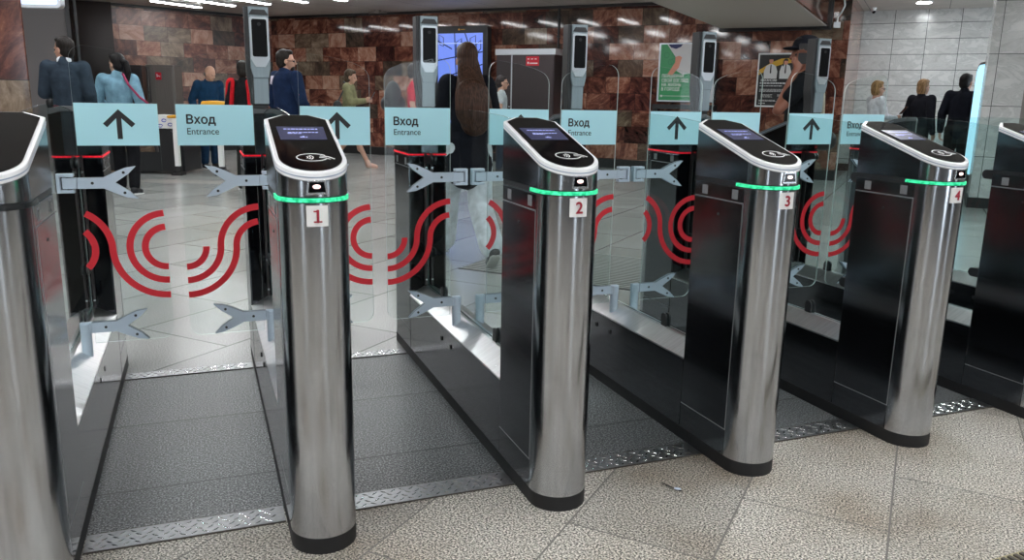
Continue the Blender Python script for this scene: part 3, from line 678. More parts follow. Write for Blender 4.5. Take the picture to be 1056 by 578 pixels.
bm = bmesh.new(); sq(bm, [(-.1, .8), (.4, .8), (.44, 1.35), (.22, 1.62), (.0, 1.48), (-.14, 1.1)], -.0572, .0002); obj('picture_figure', bm, M['scr_dark'], sc)
bm = bmesh.new(); sq(bm, [(.20+(.10 if i % 2 == 0 else .045)*math.sin(i*PI/5), 1.36+(.10 if i % 2 == 0 else .045)*math.cos(i*PI/5)) for i in range(10)], -.071, .002); obj('red_star', bm, M['scr_red'], sc)
bm = bmesh.new(); slab(bm, -.53, .50, 2.30, 2.315, -.0585, -.060); obj('pale_line', bm, M['scr_pale'], sc)
bm = bmesh.new(); slab(bm, -.06, -.02, 2.555, 2.585, -.051, -.053); slab(bm, -.0, .09, 2.563, 2.577, -.051, -.053); obj('maker_mark', bm, M['yellow'], t)
# dark steel lockers with a red label
t = wallthing('steel_cabinet', 'dark steel cabinet with pale top strip and red label, right of the screen', 'cabinet', -6.92, .02)
bm = bmesh.new(); slab(bm, -.60, .62, .10, 2.06, -.45, 0); obj('body', bm, M['cabdark'], t, bevel=.006)
bm = bmesh.new(); slab(bm, -.62, .64, 2.06, 2.17, -.47, 0); obj('top_strip', bm, M['bezel'], t, bevel=.004)
bm = bmesh.new(); slab(bm, -.585, -.275, .14, 2.04, -.452, -.468); d1 = obj('door', bm, M['cabdark'], t, bevel=.003)
bm = bmesh.new(); slab(bm, -.25, .605, .14, 2.04, -.452, -.468); d2 = obj('door', bm, M['cabdark'], t, bevel=.003)
bm = bmesh.new(); slab(bm, -.275, -.25, .14, 2.06, -.455, -.474); obj('bright_edge', bm, M['bezel'], t)
bm = bmesh.new(); slab(bm, .04, .31, 1.86, 2.03, -.469, -.472); lb = obj('red_label', bm, M['redlabel'], d2)
bm = bmesh.new(); slab(bm, .07, .10, 1.895, 1.93, -.4725, -.474); slab(bm, .12, .28, 1.895, 1.915, -.4725, -.474); [slab(bm, .07+i*.075, .11+i*.075, 1.975, 1.99, -.4725, -.474) for i in range(3)]
obj('label_text', bm, M['white'], d2)
bm = bmesh.new(); tube(bm, (-.30, -.468, 1.1), (-.30, -.49, 1.1), .012); obj('lock', bm, M['bezel'], d1)
t = wallthing('wall_conduit', 'thin black vertical conduit running up the granite wall above the cabinet', 'conduit', -6.44, .012)
bm = bmesh.new(); tube(bm, (0, 0, 2.18), (0, 0, 2.93), .022, n=10); obj('pipe', bm, M['blackplastic'], t)
bm = bmesh.new(); [box(bm, (-.035, -.02, z), (.035, .012, z+.03)) for z in (2.4, 2.75)]; obj('saddle', bm, M['blackplastic'], t)
# green poster
M['pgreen'] = flat('poster_green', (.035, .30, .11), .35); M['pgreen2'] = flat('poster_green_dark', (.02, .20, .09), .35); M['pteal'] = flat('poster_teal', (.0, .08, .07), .35)
M['shirt'] = flat('poster_shirt', (.62, .62, .62), .5); M['pskin'] = flat('poster_skin', (.62, .27, .18), .5); M['pnavy'] = flat('poster_navy', (.01, .02, .10), .5)
t = wallthing('poster_case', 'green poster in a steel case with white slogan on the granite wall', 'poster', -3.905, .03)
bm = bmesh.new(); slab(bm, -.50, .52, 1.24, 2.26, -.14, 0); obj('case', bm, M['blackplastic'], t, bevel=.004)
bm = bmesh.new()
for q in ((-.50, -.47, 1.25, 2.25), (.455, .50, 1.25, 2.25), (-.50, .50, 2.235, 2.255), (-.50, .50, 1.25, 1.275)): slab(bm, *q, -.142, -.155)
obj('frame', bm, M['bezel'], t, bevel=.002)
bm = bmesh.new(); slab(bm, -.47, .455, 1.275, 2.235, -.142, -.146); pp = obj('poster', bm, M['pgreen'], t)
bm = bmesh.new()
for i in range(14):
    x, z = rnd.uniform(-.44, .43), rnd.uniform(1.3, 2.2); ribbon(bm, [(x+.05*math.cos(a), z+.05*math.sin(a)) for a in range(7)], .01, lambda x, z, h: Vector((x, -.1462-h*.3, z)))
obj('leaf_pattern', bm, M['pgreen2'], pp)['kind'] = 'stuff'
def pol(bm, pts, y): prism(bm, pts, lambda p: Vector((p[0], y, p[1])), lambda p: Vector((p[0], y-.001, p[1])))
bm = bmesh.new(); pol(bm, [(-.36, 2.235), (.18, 2.235), (.16, 1.95), (.14, 1.80), (.08, 1.74), (-.06, 1.72), (-.20, 1.80), (-.17, 1.98), (-.26, 2.10)], -.147); obj('printed_shirt', bm, M['shirt'], pp)
bm = bmesh.new(); pol(bm, [(-.34, 2.235), (-.08, 2.235), (-.11, 2.19), (-.20, 2.155), (-.29, 2.18)], -.1485); obj('printed_collar', bm, M['pnavy'], pp)
bm = bmesh.new(); pol(bm, [(-.33, 1.72), (-.24, 1.71), (-.13, 1.84), (-.10, 1.96), (-.08, 2.01), (-.13, 2.04), (-.20, 2.02), (-.20, 1.93), (-.26, 1.83)], -.1485); obj('printed_hand', bm, M['pskin'], pp)
bm = bmesh.new(); pol(bm, [(.32, 1.78), (.38, 1.90), (.41, 2.08), (.36, 2.10), (.31, 1.96), (.27, 1.80)], -.1485); obj('printed_hand', bm, M['pskin'], pp)
bm = bmesh.new(); pol(bm, [(.33, 2.12), (.455, 2.12), (.455, 2.21), (.33, 2.21)], -.147); tb = obj('badge', bm, M['pteal'], pp)
bm = bmesh.new(); pol(bm, [(-.40, 1.345), (.3, 1.345), (.3, 1.352), (-.40, 1.352)], -.147); pol(bm, [(-.44, 1.33), (-.40, 1.33), (-.40, 1.365), (-.44, 1.365)], -.147); obj('small_print', bm, M['shirt'], pp)
for i, s_ in enumerate(('ПЕРЕВЕРНИ', 'СВОЙ ВЗГЛЯД', 'НА ЖИЗНЬ', 'В ГОРОДЕ')):
    text('slogan', s_, .080, M['white'], pp, frontal(-.43, -.148, 1.665-i*.075), 'LEFT', .001, .0011, .84)
text('badge_text', '10', .07, M['white'], tb, frontal(.36, -.149, 2.14), 'LEFT', .001, .001)
bm = bmesh.new(); slab(bm, -.56, .55, 1.12, 1.20, -.20, 0); slab(bm, -.56, -.52, 1.0, 1.2, -.2, 0); slab(bm, .51, .55, 1.0, 1.2, -.2, 0); obj('holder', bm, M['blackplastic'], t, bevel=.003)
# black poster with two people
M['pblack'] = flat('poster_black', (.012, .012, .013), .35); M['pyellow'] = flat('poster_yellow', (.62, .36, .03), .4)
t = wallthing('wall_poster', 'black recruitment poster with two figures in white shirts, left of the man in cap', 'poster', -2.38, .012)
bm = bmesh.new(); slab(bm, -.33, .33, 1.19, 2.08, -.004, .010); obj('white_border', bm, M['white'], t)
bm = bmesh.new(); slab(bm, -.305, .305, 1.215, 2.055, -.005, -.007); pp = obj('poster', bm, M['pblack'], t)
bm = bmesh.new(); pol(bm, [(-.305, 1.80), (-.12, 1.92), (.05, 1.99), (.305, 2.0), (.305, 1.93), (.08, 1.90), (-.1, 1.84), (-.305, 1.72)], -.008); obj('yellow_band', bm, M['pyellow'], pp)
for cx, w_, hz_, hair in ((-.11, .105, 1.955, 0), (.13, .09, 1.93, 1)):
    bm = bmesh.new(); pol(bm, [(cx-w_, 1.66), (cx+w_, 1.66), (cx+w_*1.05, 1.78), (cx+w_*.75, 1.87), (cx+.02, 1.90), (cx-.02, 1.90), (cx-w_*.75, 1.87), (cx-w_*1.05, 1.78)], -.0095); fg = obj('printed_figure', bm, M['shirt'], pp)
    bm = bmesh.new(); pol(bm, [(cx+.034*math.cos(a*PI/6), hz_+.045*math.sin(a*PI/6)) for a in range(12)], -.0115); obj('printed_face', bm, M['pskin'], pp)
    bm = bmesh.new()
    pol(bm, [(cx-.04, hz_), (cx-.034, hz_+.045), (cx, hz_+.062), (cx+.034, hz_+.045), (cx+.04, hz_), (cx+.03, hz_+.022), (cx-.03, hz_+.022)], -.0128); pol(bm, [(cx-.008, 1.89), (cx+.008, 1.89), (cx+.012, 1.76), (cx, 1.74), (cx-.012, 1.76)], -.0128)
    if hair: pol(bm, [(cx-.05, hz_-.07), (cx-.03, hz_-.06), (cx-.03, hz_+.03), (cx-.045, hz_+.03)], -.0128)
    obj('printed_hair_and_tie', bm, M['pblack'], pp)
text('heading', 'ВАКАНСИИ', .052, M['white'], pp, frontal(-.26, -.009, 1.615), 'LEFT', .001, .0005, .9)
bm = bmesh.new()
for z, x0, x1, h_ in ((1.575, -.27, .18, .022), (1.535, -.27, .10, .012), (1.48, -.27, .25, .008), (1.462, -.27, .25, .008), (1.444, -.27, .2, .008), (1.39, -.24, -.05, .008), (1.372, -.24, -.08, .008), (1.354, -.24, -.05, .008), (1.39, .03, .22, .008), (1.372, .03, .2, .008), (1.30, -.27, .0, .008), (1.285, -.27, .02, .008), (1.245, -.27, -.16, .014)):
    x = x0
    while x < x1: e = min(x1, x+rnd.uniform(.015, .05)); pol(bm, [(x, z), (e, z), (e, z+h_), (x, z+h_)], -.009); x = e+.008
obj('small_print', bm, M['shirt'], pp)['kind'] = 'stuff'
# grey steel cabinets at left
t = thing('ticket_cabinet', 'grey steel cabinet with red sticker behind the woman in denim jacket', 'cabinet', (-.62, 17.38, 0), R(-16))
bm = bmesh.new(); box(bm, (-.26, 0, 0), (.27, .5, 1.76)); b = obj('body', bm, M['cabsteel'], t, bevel=.008)
bm = bmesh.new(); box(bm, (-.17, -.015, .70), (.24, 0, 1.72)); d_ = obj('door', bm, M['cabsteel'], t, bevel=.004)
bm = bmesh.new(); box(bm, (-.07, -.018, 1.48), (.035, -.015, 1.62)); s_ = obj('red_sticker', bm, M['redlabel'], d_)
bm = bmesh.new(); box(bm, (-.05, -.0195, 1.53), (-.035, -.018, 1.59)); box(bm, (-.035, -.0195, 1.545), (.0, -.018, 1.56)); box(bm, (.0, -.0195, 1.535), (.015, -.018, 1.55)); obj('sticker_mark', bm, M['white'], d_)
bm = bmesh.new(); box(bm, (-.24, -.01, .1), (-.215, 0, 1.72)); box(bm, (-.20, -.01, .1), (-.185, 0, 1.72)); obj('steel_rails', bm, M['edge'], t)
t = thing('metal_locker', 'dark narrow steel locker left of the grey cabinet with red sticker', 'locker', (-1.13, 17.6, 0), R(-10))
bm = bmesh.new(); box(bm, (-.17, 0, 0), (.19, .45, 1.75)); obj('body', bm, M['cabdark'], t, bevel=.006)
bm = bmesh.new(); box(bm, (-.15, -.012, .1), (.165, 0, 1.70)); obj('door', bm, M['cabdark'], t, bevel=.004)
# baggage scanner with printed paper cover, yellow-topped table
t = thing('baggage_scanner', 'black rounded machine with printed white cover behind the arrow sign', 'machine', (-.80, 13.75, 0), R(-20))
bm = bmesh.new(); prism(bm, [(.0+.62*math.cos(R(a)), .36+.42*math.sin(R(a))) for a in range(0, 181, 12)]+[(-.62, .04), (.62, .04)], lambda p: Vector((p[0], 0, p[1])), lambda p: Vector((p[0], .7, p[1]))); obj('body', bm, M['blackplastic'], t, smooth=40)
bm = bmesh.new(); ribbon(bm, arc(-.1, .34, .33, 0, 180, 20), .03, lambda x, z, h: Vector((x, -.02-h*10, z))); obj('tunnel_trim', bm, M['cabdark'], t)
bm = bmesh.new(); prism(bm, arc(-.1, .34, .28, 0, 180, 16), lambda p: Vector((p[0], -.02, p[1])), lambda p: Vector((p[0], 0, p[1]))); obj('tunnel_mouth', bm, M['gran'], t)
bm = bmesh.new(); prism(bm, [(.05, .70), (.52, .70), (.50, .84), (.40, .89), (.15, .90), (.07, .85)], lambda p: Vector((p[0], -.03, p[1])), lambda p: Vector((p[0], .5, p[1]))); cv = obj('printed_cover', bm, M['white'], t)
M['pblue'] = flat('print_blue', (.05, .10, .55), .5)
bm = bmesh.new()
for cx, cz in ((.18, .80), (.36, .82), (.30, .74), (.45, .76)): ribbon(bm, [(cx+.035*math.cos(a*.8), cz+.022*math.sin(a*.8)) for a in range(8)], .012, lambda x, z, h: Vector((x, -.032-h, z)))
obj('cover_print', bm, M['pblue'], cv)['kind'] = 'stuff'
t = thing('inspection_table', 'table with yellow cover on white legs in front of the bald man', 'table', (.16, 13.45, 0), R(-18))
bm = bmesh.new(); prism(bm, [(-.55, .86), (.70, .86), (.70, .97), (.60, 1.04), (.35, 1.11), (.10, 1.13), (-.02, 1.12), (-.08, .95), (-.3, .92), (-.55, .90)], lambda p: Vector((p[0], -.22, p[1])), lambda p: Vector((p[0], .22, p[1]))); obj('yellow_cover', bm, M['yellow'], t, bevel=.02)
for x, y in ((-.44, -.17), (.12, .15), (.22, -.17), (.56, .15)):
    bm = bmesh.new(); box(bm, (x-.035, y-.035, .14), (x+.035, y+.035, .86)); lg = obj('leg', bm, M['white'], t)
    bm = bmesh.new(); box(bm, (x-.085, y-.10, 0), (x+.085, y+.10, .05)); box(bm, (x-.05, y-.05, .05), (x+.05, y+.05, .14)); obj('foot', bm, M['black'], lg, bevel=.01)
t = thing('floor_sign', 'small amber floor board seen between the legs of the woman in denim', 'board', (-1.28, 14.4, 0), R(-20))
bm = bmesh.new(); prism(bm, [(-.20, .0), (.20, .0), (.03, .52), (-.03, .52)], lambda p: Vector((p[0], -.10+.16*p[1], p[1])), lambda p: Vector((p[0], -.08+.16*p[1], p[1]))); obj('front_panel', bm, M['orange'], t)
bm = bmesh.new(); prism(bm, [(-.20, .0), (.20, .0), (.03, .52), (-.03, .52)], lambda p: Vector((p[0], .12-.22*p[1], p[1])), lambda p: Vector((p[0], .14-.22*p[1], p[1]))); obj('rear_panel', bm, M['orange'], t)
# lightbox hanging top left
t = thing('light_box', 'silver framed white light box hanging from the ceiling at top left', 'sign', (-1.55, 10.75, 0), R(-18))
bm = bmesh.new(); prism(bm, rounded(-.235, 2.13, .235, 2.45, (.05,)*4), lambda p: Vector((p[0], -.05, p[1])), lambda p: Vector((p[0], .05, p[1]))); obj('frame', bm, M['bezel'], t, bevel=.004)
M['boxlight'] = flat('box_light', (.5, .55, .7), .4, emit=(.62, .72, .95), es=.85)
bm = bmesh.new(); prism(bm, rounded(-.20, 2.165, .20, 2.42, (.03,)*4), lambda p: Vector((p[0], -.054, p[1])), lambda p: Vector((p[0], -.05, p[1]))); obj('lit_panel', bm, M['boxlight'], t)
for x in (-.15, .15):
    bm = bmesh.new(); tube(bm, (x, 0, 2.45), (x, 0, CEIL), .008, n=8); obj('hanger', bm, M['edge'], t)
# narrow glowing screen by the marble pillar
t = thing('advertising_column', 'narrow glowing pale blue screen with rounded top beside the marble pillar', 'screen', uv(.60, 12.6), RZ-R(78))
bm = bmesh.new(); prism(bm, rounded(-.34, 0, .34, 1.83, (0, 0, .16, .16)), lambda p: Vector((p[0], -.03, p[1])), lambda p: Vector((p[0], .05, p[1]))); obj('frame', bm, M['blackplastic'], t)
M['cyanlight'] = flat('cyan_light', (.3, .6, .8), .4, emit=(.50, .85, 1.), es=.95)
bm = bmesh.new(); prism(bm, rounded(-.315, .35, .315, 1.80, (.02, .02, .14, .14)), lambda p: Vector((p[0], -.034, p[1])), lambda p: Vector((p[0], -.030, p[1]))); obj('lit_panel', bm, M['cyanlight'], t)
# ceiling fittings
t = thing('dome_camera', 'small white security camera on the ceiling beside the marble wall', 'camera', uv(-1.12, 16.5, CEIL))
bm = bmesh.new(); tube(bm, (0, 0, -.02), (0, 0, 0), .05, .06, 18); obj('base', bm, M['white'], t)
bm = bmesh.new(); tube(bm, (0, 0, -.07), (0, 0, -.02), .035, .04, 18); obj('housing', bm, M['white'], t, smooth=50)
bm = bmesh.new(); bmesh.ops.create_uvsphere(bm, u_segments=14, v_segments=8, radius=.032, matrix=Matrix.Translation((0, -.01, -.07))); obj('lens_dome', bm, M['blackglass'], t, smooth=60)
t = thing('ceiling_sensor', 'small metal fitting on the ceiling edge above the granite wall', 'fitting', uv(-10.3, 14.1, CEIL), RZ)
bm = bmesh.new(); box(bm, (-.06, -.05, -.06), (.06, .05, 0)); obj('base', bm, M['cabsteel'], t, bevel=.01)
bm = bmesh.new(); tube(bm, (-.22, 0, -.05), (.22, 0, -.05), .018, n=10); obj('tube', bm, M['cabsteel'], t)
t = wallthing('cable_bend', 'white bent cable hanging beside the lowered ceiling beam', 'cable', -1.50, .10)
bm = bmesh.new(); pts = [Vector((0, 0, 2.55)), Vector((.0, 0, 2.62)), Vector((.05, 0, 2.70)), Vector((.09, 0, 2.80)), Vector((.07, 0, 2.92))]
for a, b in zip(pts, pts[1:]): tube(bm, a, b, .014, n=8)
obj('cable', bm, M['white'], t); bm = bmesh.new(); box(bm, (-.05, -.02, 2.46), (.05, .03, 2.55)); obj('junction_box', bm, M['bezel'], t, bevel=.004)
# floor grate, tactile strip, ribbed mat, litter
t = thing('floor_grate', 'ribbed floor grate beyond turnstile 3, seen through its glass', 'grate', uv(-2.25, 5.55, 0), RZ)
M['gratebar'] = flat('grate_bar', (.40, .40, .38), .4)
bm = bmesh.new(); box(bm, (-.72, -.55, 0), (.72, .55, .003)); obj('bed', bm, M['black'], t)
for i in range(22):
    bm = bmesh.new(); y = -.53+i*.05; box(bm, (-.71, y, .003), (.71, y+.022, .008)); obj('bar', bm, M['gratebar'], t)
t = tag(obj('tactile_paving', (lambda bm: ([bmesh.ops.create_cone(bm, cap_ends=True, segments=8, radius1=.017, radius2=.010, depth=.006, matrix=Matrix.Translation((-.7+i*.06, -.2+j*.06+.03*(i % 2), .003))) for i in range(24) for j in range(7)], bm)[1])(bmesh.new()), M['cabsteel'], None, (-.15, 12.35, 0), (0, 0, R(-25))), 'band of small raised dots on the pale floor beyond the first lane', 'tactile paving', kind='stuff')
t = thing('entrance_mat', 'ribbed mat edge in the lower right corner of the floor', 'mat', (2.55, 1.30, 0), R(2))
M['mat'] = flat('mat_beige', (.33, .29, .17), .6)
bm = bmesh.new(); box(bm, (-.6, -.12, 0), (.6, .105, .004)); obj('bed', bm, M['mat'], t)
for i in range(48):
    bm = bmesh.new(); x = -.595+i*.025; box(bm, (x, -.11, .004), (x+.012, .095, .010)); obj('rib', bm, M['plategrime'], t)
t = thing('dry_twig', 'tiny grey twig lying on the paving before turnstile 3', 'twig', (1.37, 2.03, .003), R(-35))
bm = bmesh.new(); tube(bm, (-.045, .03, .002), (.0, 0, .003), .0022, .002, 6); tube(bm, (0, 0, .003), (.022, -.012, .002), .002, .0012, 6); tube(bm, (0, 0, .003), (.012, .012, .004), .0016, .001, 6); obj('stem', bm, M['cabdark'], t)
bm = bmesh.new(); bmesh.ops.create_uvsphere(bm, u_segments=10, v_segments=6, radius=.008, matrix=Matrix.Translation((.006, -.003, .005)) @ Matrix.Diagonal((1.5, 1, .4, 1))); obj('bud', bm, M['bracket'], t)

# ------------------------------------------------------------------ people
def cap_mesh(bm, a, b, ra, rb, sy=1., n=14, m=4):
    """rounded tapered limb from a to b; sy flattens it front to back"""
    a = Vector(a); b = Vector(b); d = b-a; L = d.length
    if L < 1e-5: d = Vector((0, 0, 1)); b = a+d*1e-4
    d = d.normalized(); ref = Vector((0, 1, 0)) if abs(d.y) < .9 else Vector((0, 0, 1))
    w = (ref-d*ref.dot(d)).normalized(); u_ = w.cross(d)
    rings = []
    def ring(c, r_): rings.append([bm.verts.new(c+u_*r_*math.cos(2*PI*i/n)+w*r_*sy*math.sin(2*PI*i/n)) for i in range(n)])
    for j in range(m, 0, -1): t = j/m*PI/2*.97; ring(a-d*ra*math.sin(t), ra*math.cos(t))
    ring(a, ra); ring(b, rb)
    for j in range(1, m+1): t = j/m*PI/2*.97; ring(b+d*rb*math.sin(t), rb*math.cos(t))
    for r0, r1 in zip(rings, rings[1:]):
        for i in range(n): bm.faces.new((r0[i], r0[(i+1) % n], r1[(i+1) % n], r1[i]))
    bm.faces.new(rings[0][::-1]); bm.faces.new(rings[-1])
def ell(bm, c, r_, M4=None, rot=None):
    m4 = Matrix.Translation(c) @ (rot or Matrix.Identity(4)) @ Matrix.Diagonal((*r_, 1))
    if M4: m4 = M4 @ m4
    bmesh.ops.create_uvsphere(bm, u_segments=20, v_segments=12, radius=1, matrix=m4)
def fuse(name, bm, mat, parent, scale, voxel=.009, smooth=5):
    bmesh.ops.scale(bm, vec=(scale,)*3, verts=bm.verts); bmesh.ops.recalc_face_normals(bm, faces=bm.faces)
    me = bpy.data.meshes.new('tmp'); bm.to_mesh(me); bm.free()
    o = bpy.data.objects.new('tmp', me); COL.objects.link(o)
    r_ = o.modifiers.new('r', 'REMESH'); r_.mode = 'VOXEL'; r_.voxel_size = voxel
    s_ = o.modifiers.new('s', 'SMOOTH'); s_.factor = .5; s_.iterations = smooth
    bpy.context.view_layer.update()
    me2 = bpy.data.meshes.new_from_object(o.evaluated_get(bpy.context.evaluated_depsgraph_get()))
    bpy.data.objects.remove(o); bpy.data.meshes.remove(me)
    me2.name = name; me2.materials.clear(); me2.materials.append(mat); me2.polygons.foreach_set('use_smooth', [True]*len(me2.polygons))
    q = bpy.data.objects.new(name, me2); COL.objects.link(q); q.parent = parent
    return q
def person(label, pos, rel, H=1.7, hy=0, lean=0, skin='skin', hair=('short', (.02, .015, .012)), top=('jacket', (.1, .1, .1)), legs=('trousers', (.02, .02, .02)), shoes=(.02, .02, .02),
           sole=(.6, .6, .6), LA=None, RA=None, LL=None, RL=None, W=1., extras=None, sleeve=1., hem=.80, dz=0., hp=0.):
    sc = H/1.72; head = R(21.24+rel)
    g = thing('person', label, 'person', (pos[0], pos[1], dz), -head, 'people in the hall')
    sk = M[skin]; V_ = Vector
    Lm = Matrix.Translation((0, 0, .93)) @ Matrix.Rotation(-R(lean), 4, 'X') @ Matrix.Translation((0, 0, -.93))
    up = lambda p: Lm @ V_(p)
    shL, shR = up((-.175*W, 0, 1.40)), up((.175*W, 0, 1.40))
    arm = {}
    for s, key in ((-1, LA), (1, RA)):
        e, wr = key or ((s*.23*W, -.03, 1.12), (s*.235*W, .05, .87))
        arm[s] = (up(e), up(wr))
    leg = {}
    for s, key in ((-1, LL), (1, RL)):
        k, a, toe = key or ((s*.09, .01, .49), (s*.095, -.03, .085), (s*.11, .12, .03)); leg[s] = (V_(k), V_(a), V_(toe))
    hipL, hipR = V_((-.09, 0, .90)), V_((.09, 0, .90))
    # head frame
    Hm = Matrix.Translation(up((0, .01, 1.475))) @ Matrix.Rotation(-R(lean)*.4, 4, 'X') @ Matrix.Rotation(-R(hy), 4, 'Z') @ Matrix.Rotation(-R(hp), 4, 'X')
    bm = bmesh.new()
    ell(bm, (0, -.005, .135), (.074, .094, .102), Hm)                       # cranium
    ell(bm, (0, .035, .075), (.056, .060, .078), Hm)                        # face
    ell(bm, (0, .062, .022), (.030, .028, .026), Hm)                        # chin
    ell(bm, (0, .108, .080), (.015, .024, .015), Hm); ell(bm, (0, .098, .100), (.011, .018, .028), Hm)   # nose
    ell(bm, (0, .086, .122), (.046, .016, .012), Hm)                        # brow
    ell(bm, (0, .090, .052), (.022, .012, .010), Hm)                        # lips
    for s in (-1, 1): ell(bm, (s*.076, .002, .095), (.010, .018, .030), Hm) # ears
    neck0 = up((0, -.015, 1.40)); cap_mesh(bm, neck0, Hm @ V_((0, -.01, .06)), .058, .052)
    cap_mesh(bm, up((-.13*W, -.005, 1.385)), up((.13*W, -.005, 1.385)), .062, .062, .95)
    cap_mesh(bm, up((0, 0, 1.32)), up((0, 0, 1.14)), .135*W, .118*W, .68); cap_mesh(bm, up((0, 0, 1.14)), V_((0, 0, .95)), .115*W, .140*W, .70)
    ell(bm, (0, -.005, .92), (.155, .108, .10))
    for s, hip, sh in ((-1, hipL, shL), (1, hipR, shR)):
        k, a, toe = leg[s]
        cap_mesh(bm, hip, k, .085, .054); cap_mesh(bm, k, a, .052, .036); cf = k.lerp(a, .28)+V_((0, -.018, 0)); ell(bm, cf, (.038, .040, .09))
        cap_mesh(bm, a+V_((0, -.015, -.03)), toe, .036, .026)
        e, wr = arm[s]
        cap_mesh(bm, sh, e, .052, .038); cap_mesh(bm, e, wr, .039, .026)
        # hand: palm, four fingers, thumb
        d = (wr-e).normalized(); side = d.cross(V_((0, 0, 1)) if abs(d.z) < .8 else V_((0, 1, 0))).normalized(); nrm = d.cross(side)
        fw = V_((0, 1, 0)) if abs(d.y) < .8 else V_((0, 0, 1)); fw = (fw-d*fw.dot(d)).normalized(); nrm = d.cross(fw)*s
        pc = wr+d*.045
        for q in (-.022, 0, .022): cap_mesh(bm, wr+d*.01+fw*q*.7, wr+d*.075+fw*q, .016, .014)
        for q, l in ((-.033, .062), (-.011, .078), (.011, .082), (.033, .072)):
            b0 = wr+d*.082+fw*q; m_ = b0+(d*.85-nrm*.45)*l*.5; t_ = m_+(d*.5-nrm*.85)*l*.5
            cap_mesh(bm, b0, m_, .0095, .0085, n=8, m=2); cap_mesh(bm, m_, t_, .0085, .0075, n=8, m=2)
        b0 = wr+d*.025+fw*.024; m_ = b0+(fw*.7+d*.6)*.04; cap_mesh(bm, b0, m_, .013, .011, n=8, m=2); cap_mesh(bm, m_, m_+(d*.9-nrm*.3)*.03, .011, .009, n=8, m=2)
    body = fuse('body', bm, sk, g, sc, .0075)
    # eyes and mouth
    def at(p): return (Hm @ V_(p))*sc
    bm = bmesh.new()
    for s in (-1, 1): bmesh.ops.create_uvsphere(bm, u_segments=10, v_segments=6, radius=.008*sc, matrix=Matrix.Translation(at((s*.027, .089, .104))))
    # (two dark eyes as two children)
    bm.free()
    for s in (-1, 1):
        bm = bmesh.new(); bmesh.ops.create_uvsphere(bm, u_segments=10, v_segments=6, radius=.0085*sc, matrix=Matrix.Translation(at((s*.028, .088, .104)))); obj('eye', bm, M['ink'], g)
    bm = bmesh.new(); bmesh.ops.create_uvsphere(bm, u_segments=12, v_segments=6, radius=1, matrix=Matrix.Translation(at((0, .101, .052))) @ Matrix.Rotation(-R(hy), 4, 'Z') @ Matrix.Diagonal((.019*sc, .005*sc, .004*sc, 1))); obj('mouth', bm, flat('lips', (.30, .09, .08), .5), g)
    # hair
    hs, hc = hair; hm = hairmat('hair', hc)
    if hs != 'bald':
        bm = bmesh.new()
        ell(bm, (0, -.022, .150), (.083, .097, .098), Hm); ell(bm, (0, -.040, .095), (.076, .075, .085), Hm)
        if hs in ('short', 'fringe'): ell(bm, (0, .035, .205), (.062, .052, .034), Hm)
        if hs == 'bob': ell(bm, (0, -.035, .06), (.080, .070, .075), Hm); ell(bm, (0, .03, .20), (.066, .056, .04), Hm)
        if hs == 'long':
            ell(bm, (0, .01, .19), (.076, .075, .05), Hm)
            P = [at((0, -.045, .10))/sc, up((0, -.10, 1.42)), up((.0, -.145, 1.30)), up((.01, -.15, 1.20)), up((.02, -.14, 1.12))]
            for (p, q), (ra, rb) in zip(zip(P, P[1:]), ((.085, .110), (.110, .140), (.140, .150), (.150, .120))): cap_mesh(bm, p, q, ra, rb, .45)
        if hs == 'ponytail':
            P = [at((0, -.11, .15))/sc, at((0, -.165, .12))/sc, at((.01, -.175, .02))/sc, at((.015, -.16, -.10))/sc]
            for (p, q), (ra, rb) in zip(zip(P, P[1:]), ((.028, .038), (.038, .042), (.042, .018))): cap_mesh(bm, p, q, ra, rb)
            ell(bm, (0, .02, .19), (.074, .07, .045), Hm)
        if hs == 'bun': ell(bm, (0, -.125, .10), (.036, .034, .036), Hm); ell(bm, (0, .015, .19), (.072, .07, .045), Hm)
        fuse('hair', bm, hm, g, sc, .009, 3)
    else:
        bm = bmesh.new(); ell(bm, (0, -.045, .085), (.077, .062, .045), Hm); fuse('hair', bm, hm, g, sc, .008, 2)
    # top garment
    tk, tc_ = top; tm = cloth('cloth_'+tk, tc_)
    o_ = {'jacket': .022, 'coat': .026, 'shirt': .012, 'tee': .012}[tk]
    bm = bmesh.new()
    cap_mesh(bm, up((-.135*W, -.005, 1.378)), up((.135*W, -.005, 1.378)), .062+o_, .062+o_, .92)
    cap_mesh(bm, up((0, -.005, 1.30)), up((0, 0, 1.12)), (.140+o_)*W, (.135+o_)*W, .72)
    cap_mesh(bm, up((0, 0, 1.12)), V_((0, 0, max(hem+.10, .92))), (.132+o_)*W, (.140+o_)*W, .72)
    if hem < .8:
        hz = hem+.05; cap_mesh(bm, V_((0, 0, .92)), V_((0, -.01, hz)), .155+o_, .175+o_, .80)
    for s, sh in ((-1, shL), (1, shR)):
        e, wr = arm[s]
        if sleeve >= 1: cap_mesh(bm, sh, e, .056+o_, .043+o_); cap_mesh(bm, e, e.lerp(wr, .93), .043+o_, .030+o_*.8)
        else: cap_mesh(bm, sh, sh.lerp(e, sleeve), .058+o_, .050+o_)
    if tk in ('jacket', 'coat'): cap_mesh(bm, up((0, -.02, 1.43)), up((0, -.02, 1.455)), .072, .066, .95)
    fuse(tk, bm, tm, g, sc, .010, 4)
    # lower garment
    lk_, lc = legs; lm = cloth('cloth_'+lk_, lc)
    bm = bmesh.new(); w_ = {'trousers': (.098, .078, .064), 'wide_trousers': (.110, .098, .098), 'skirt': (0, 0, 0)}[lk_]
    ell(bm, (0, -.008, .92), (.168, .122, .11))
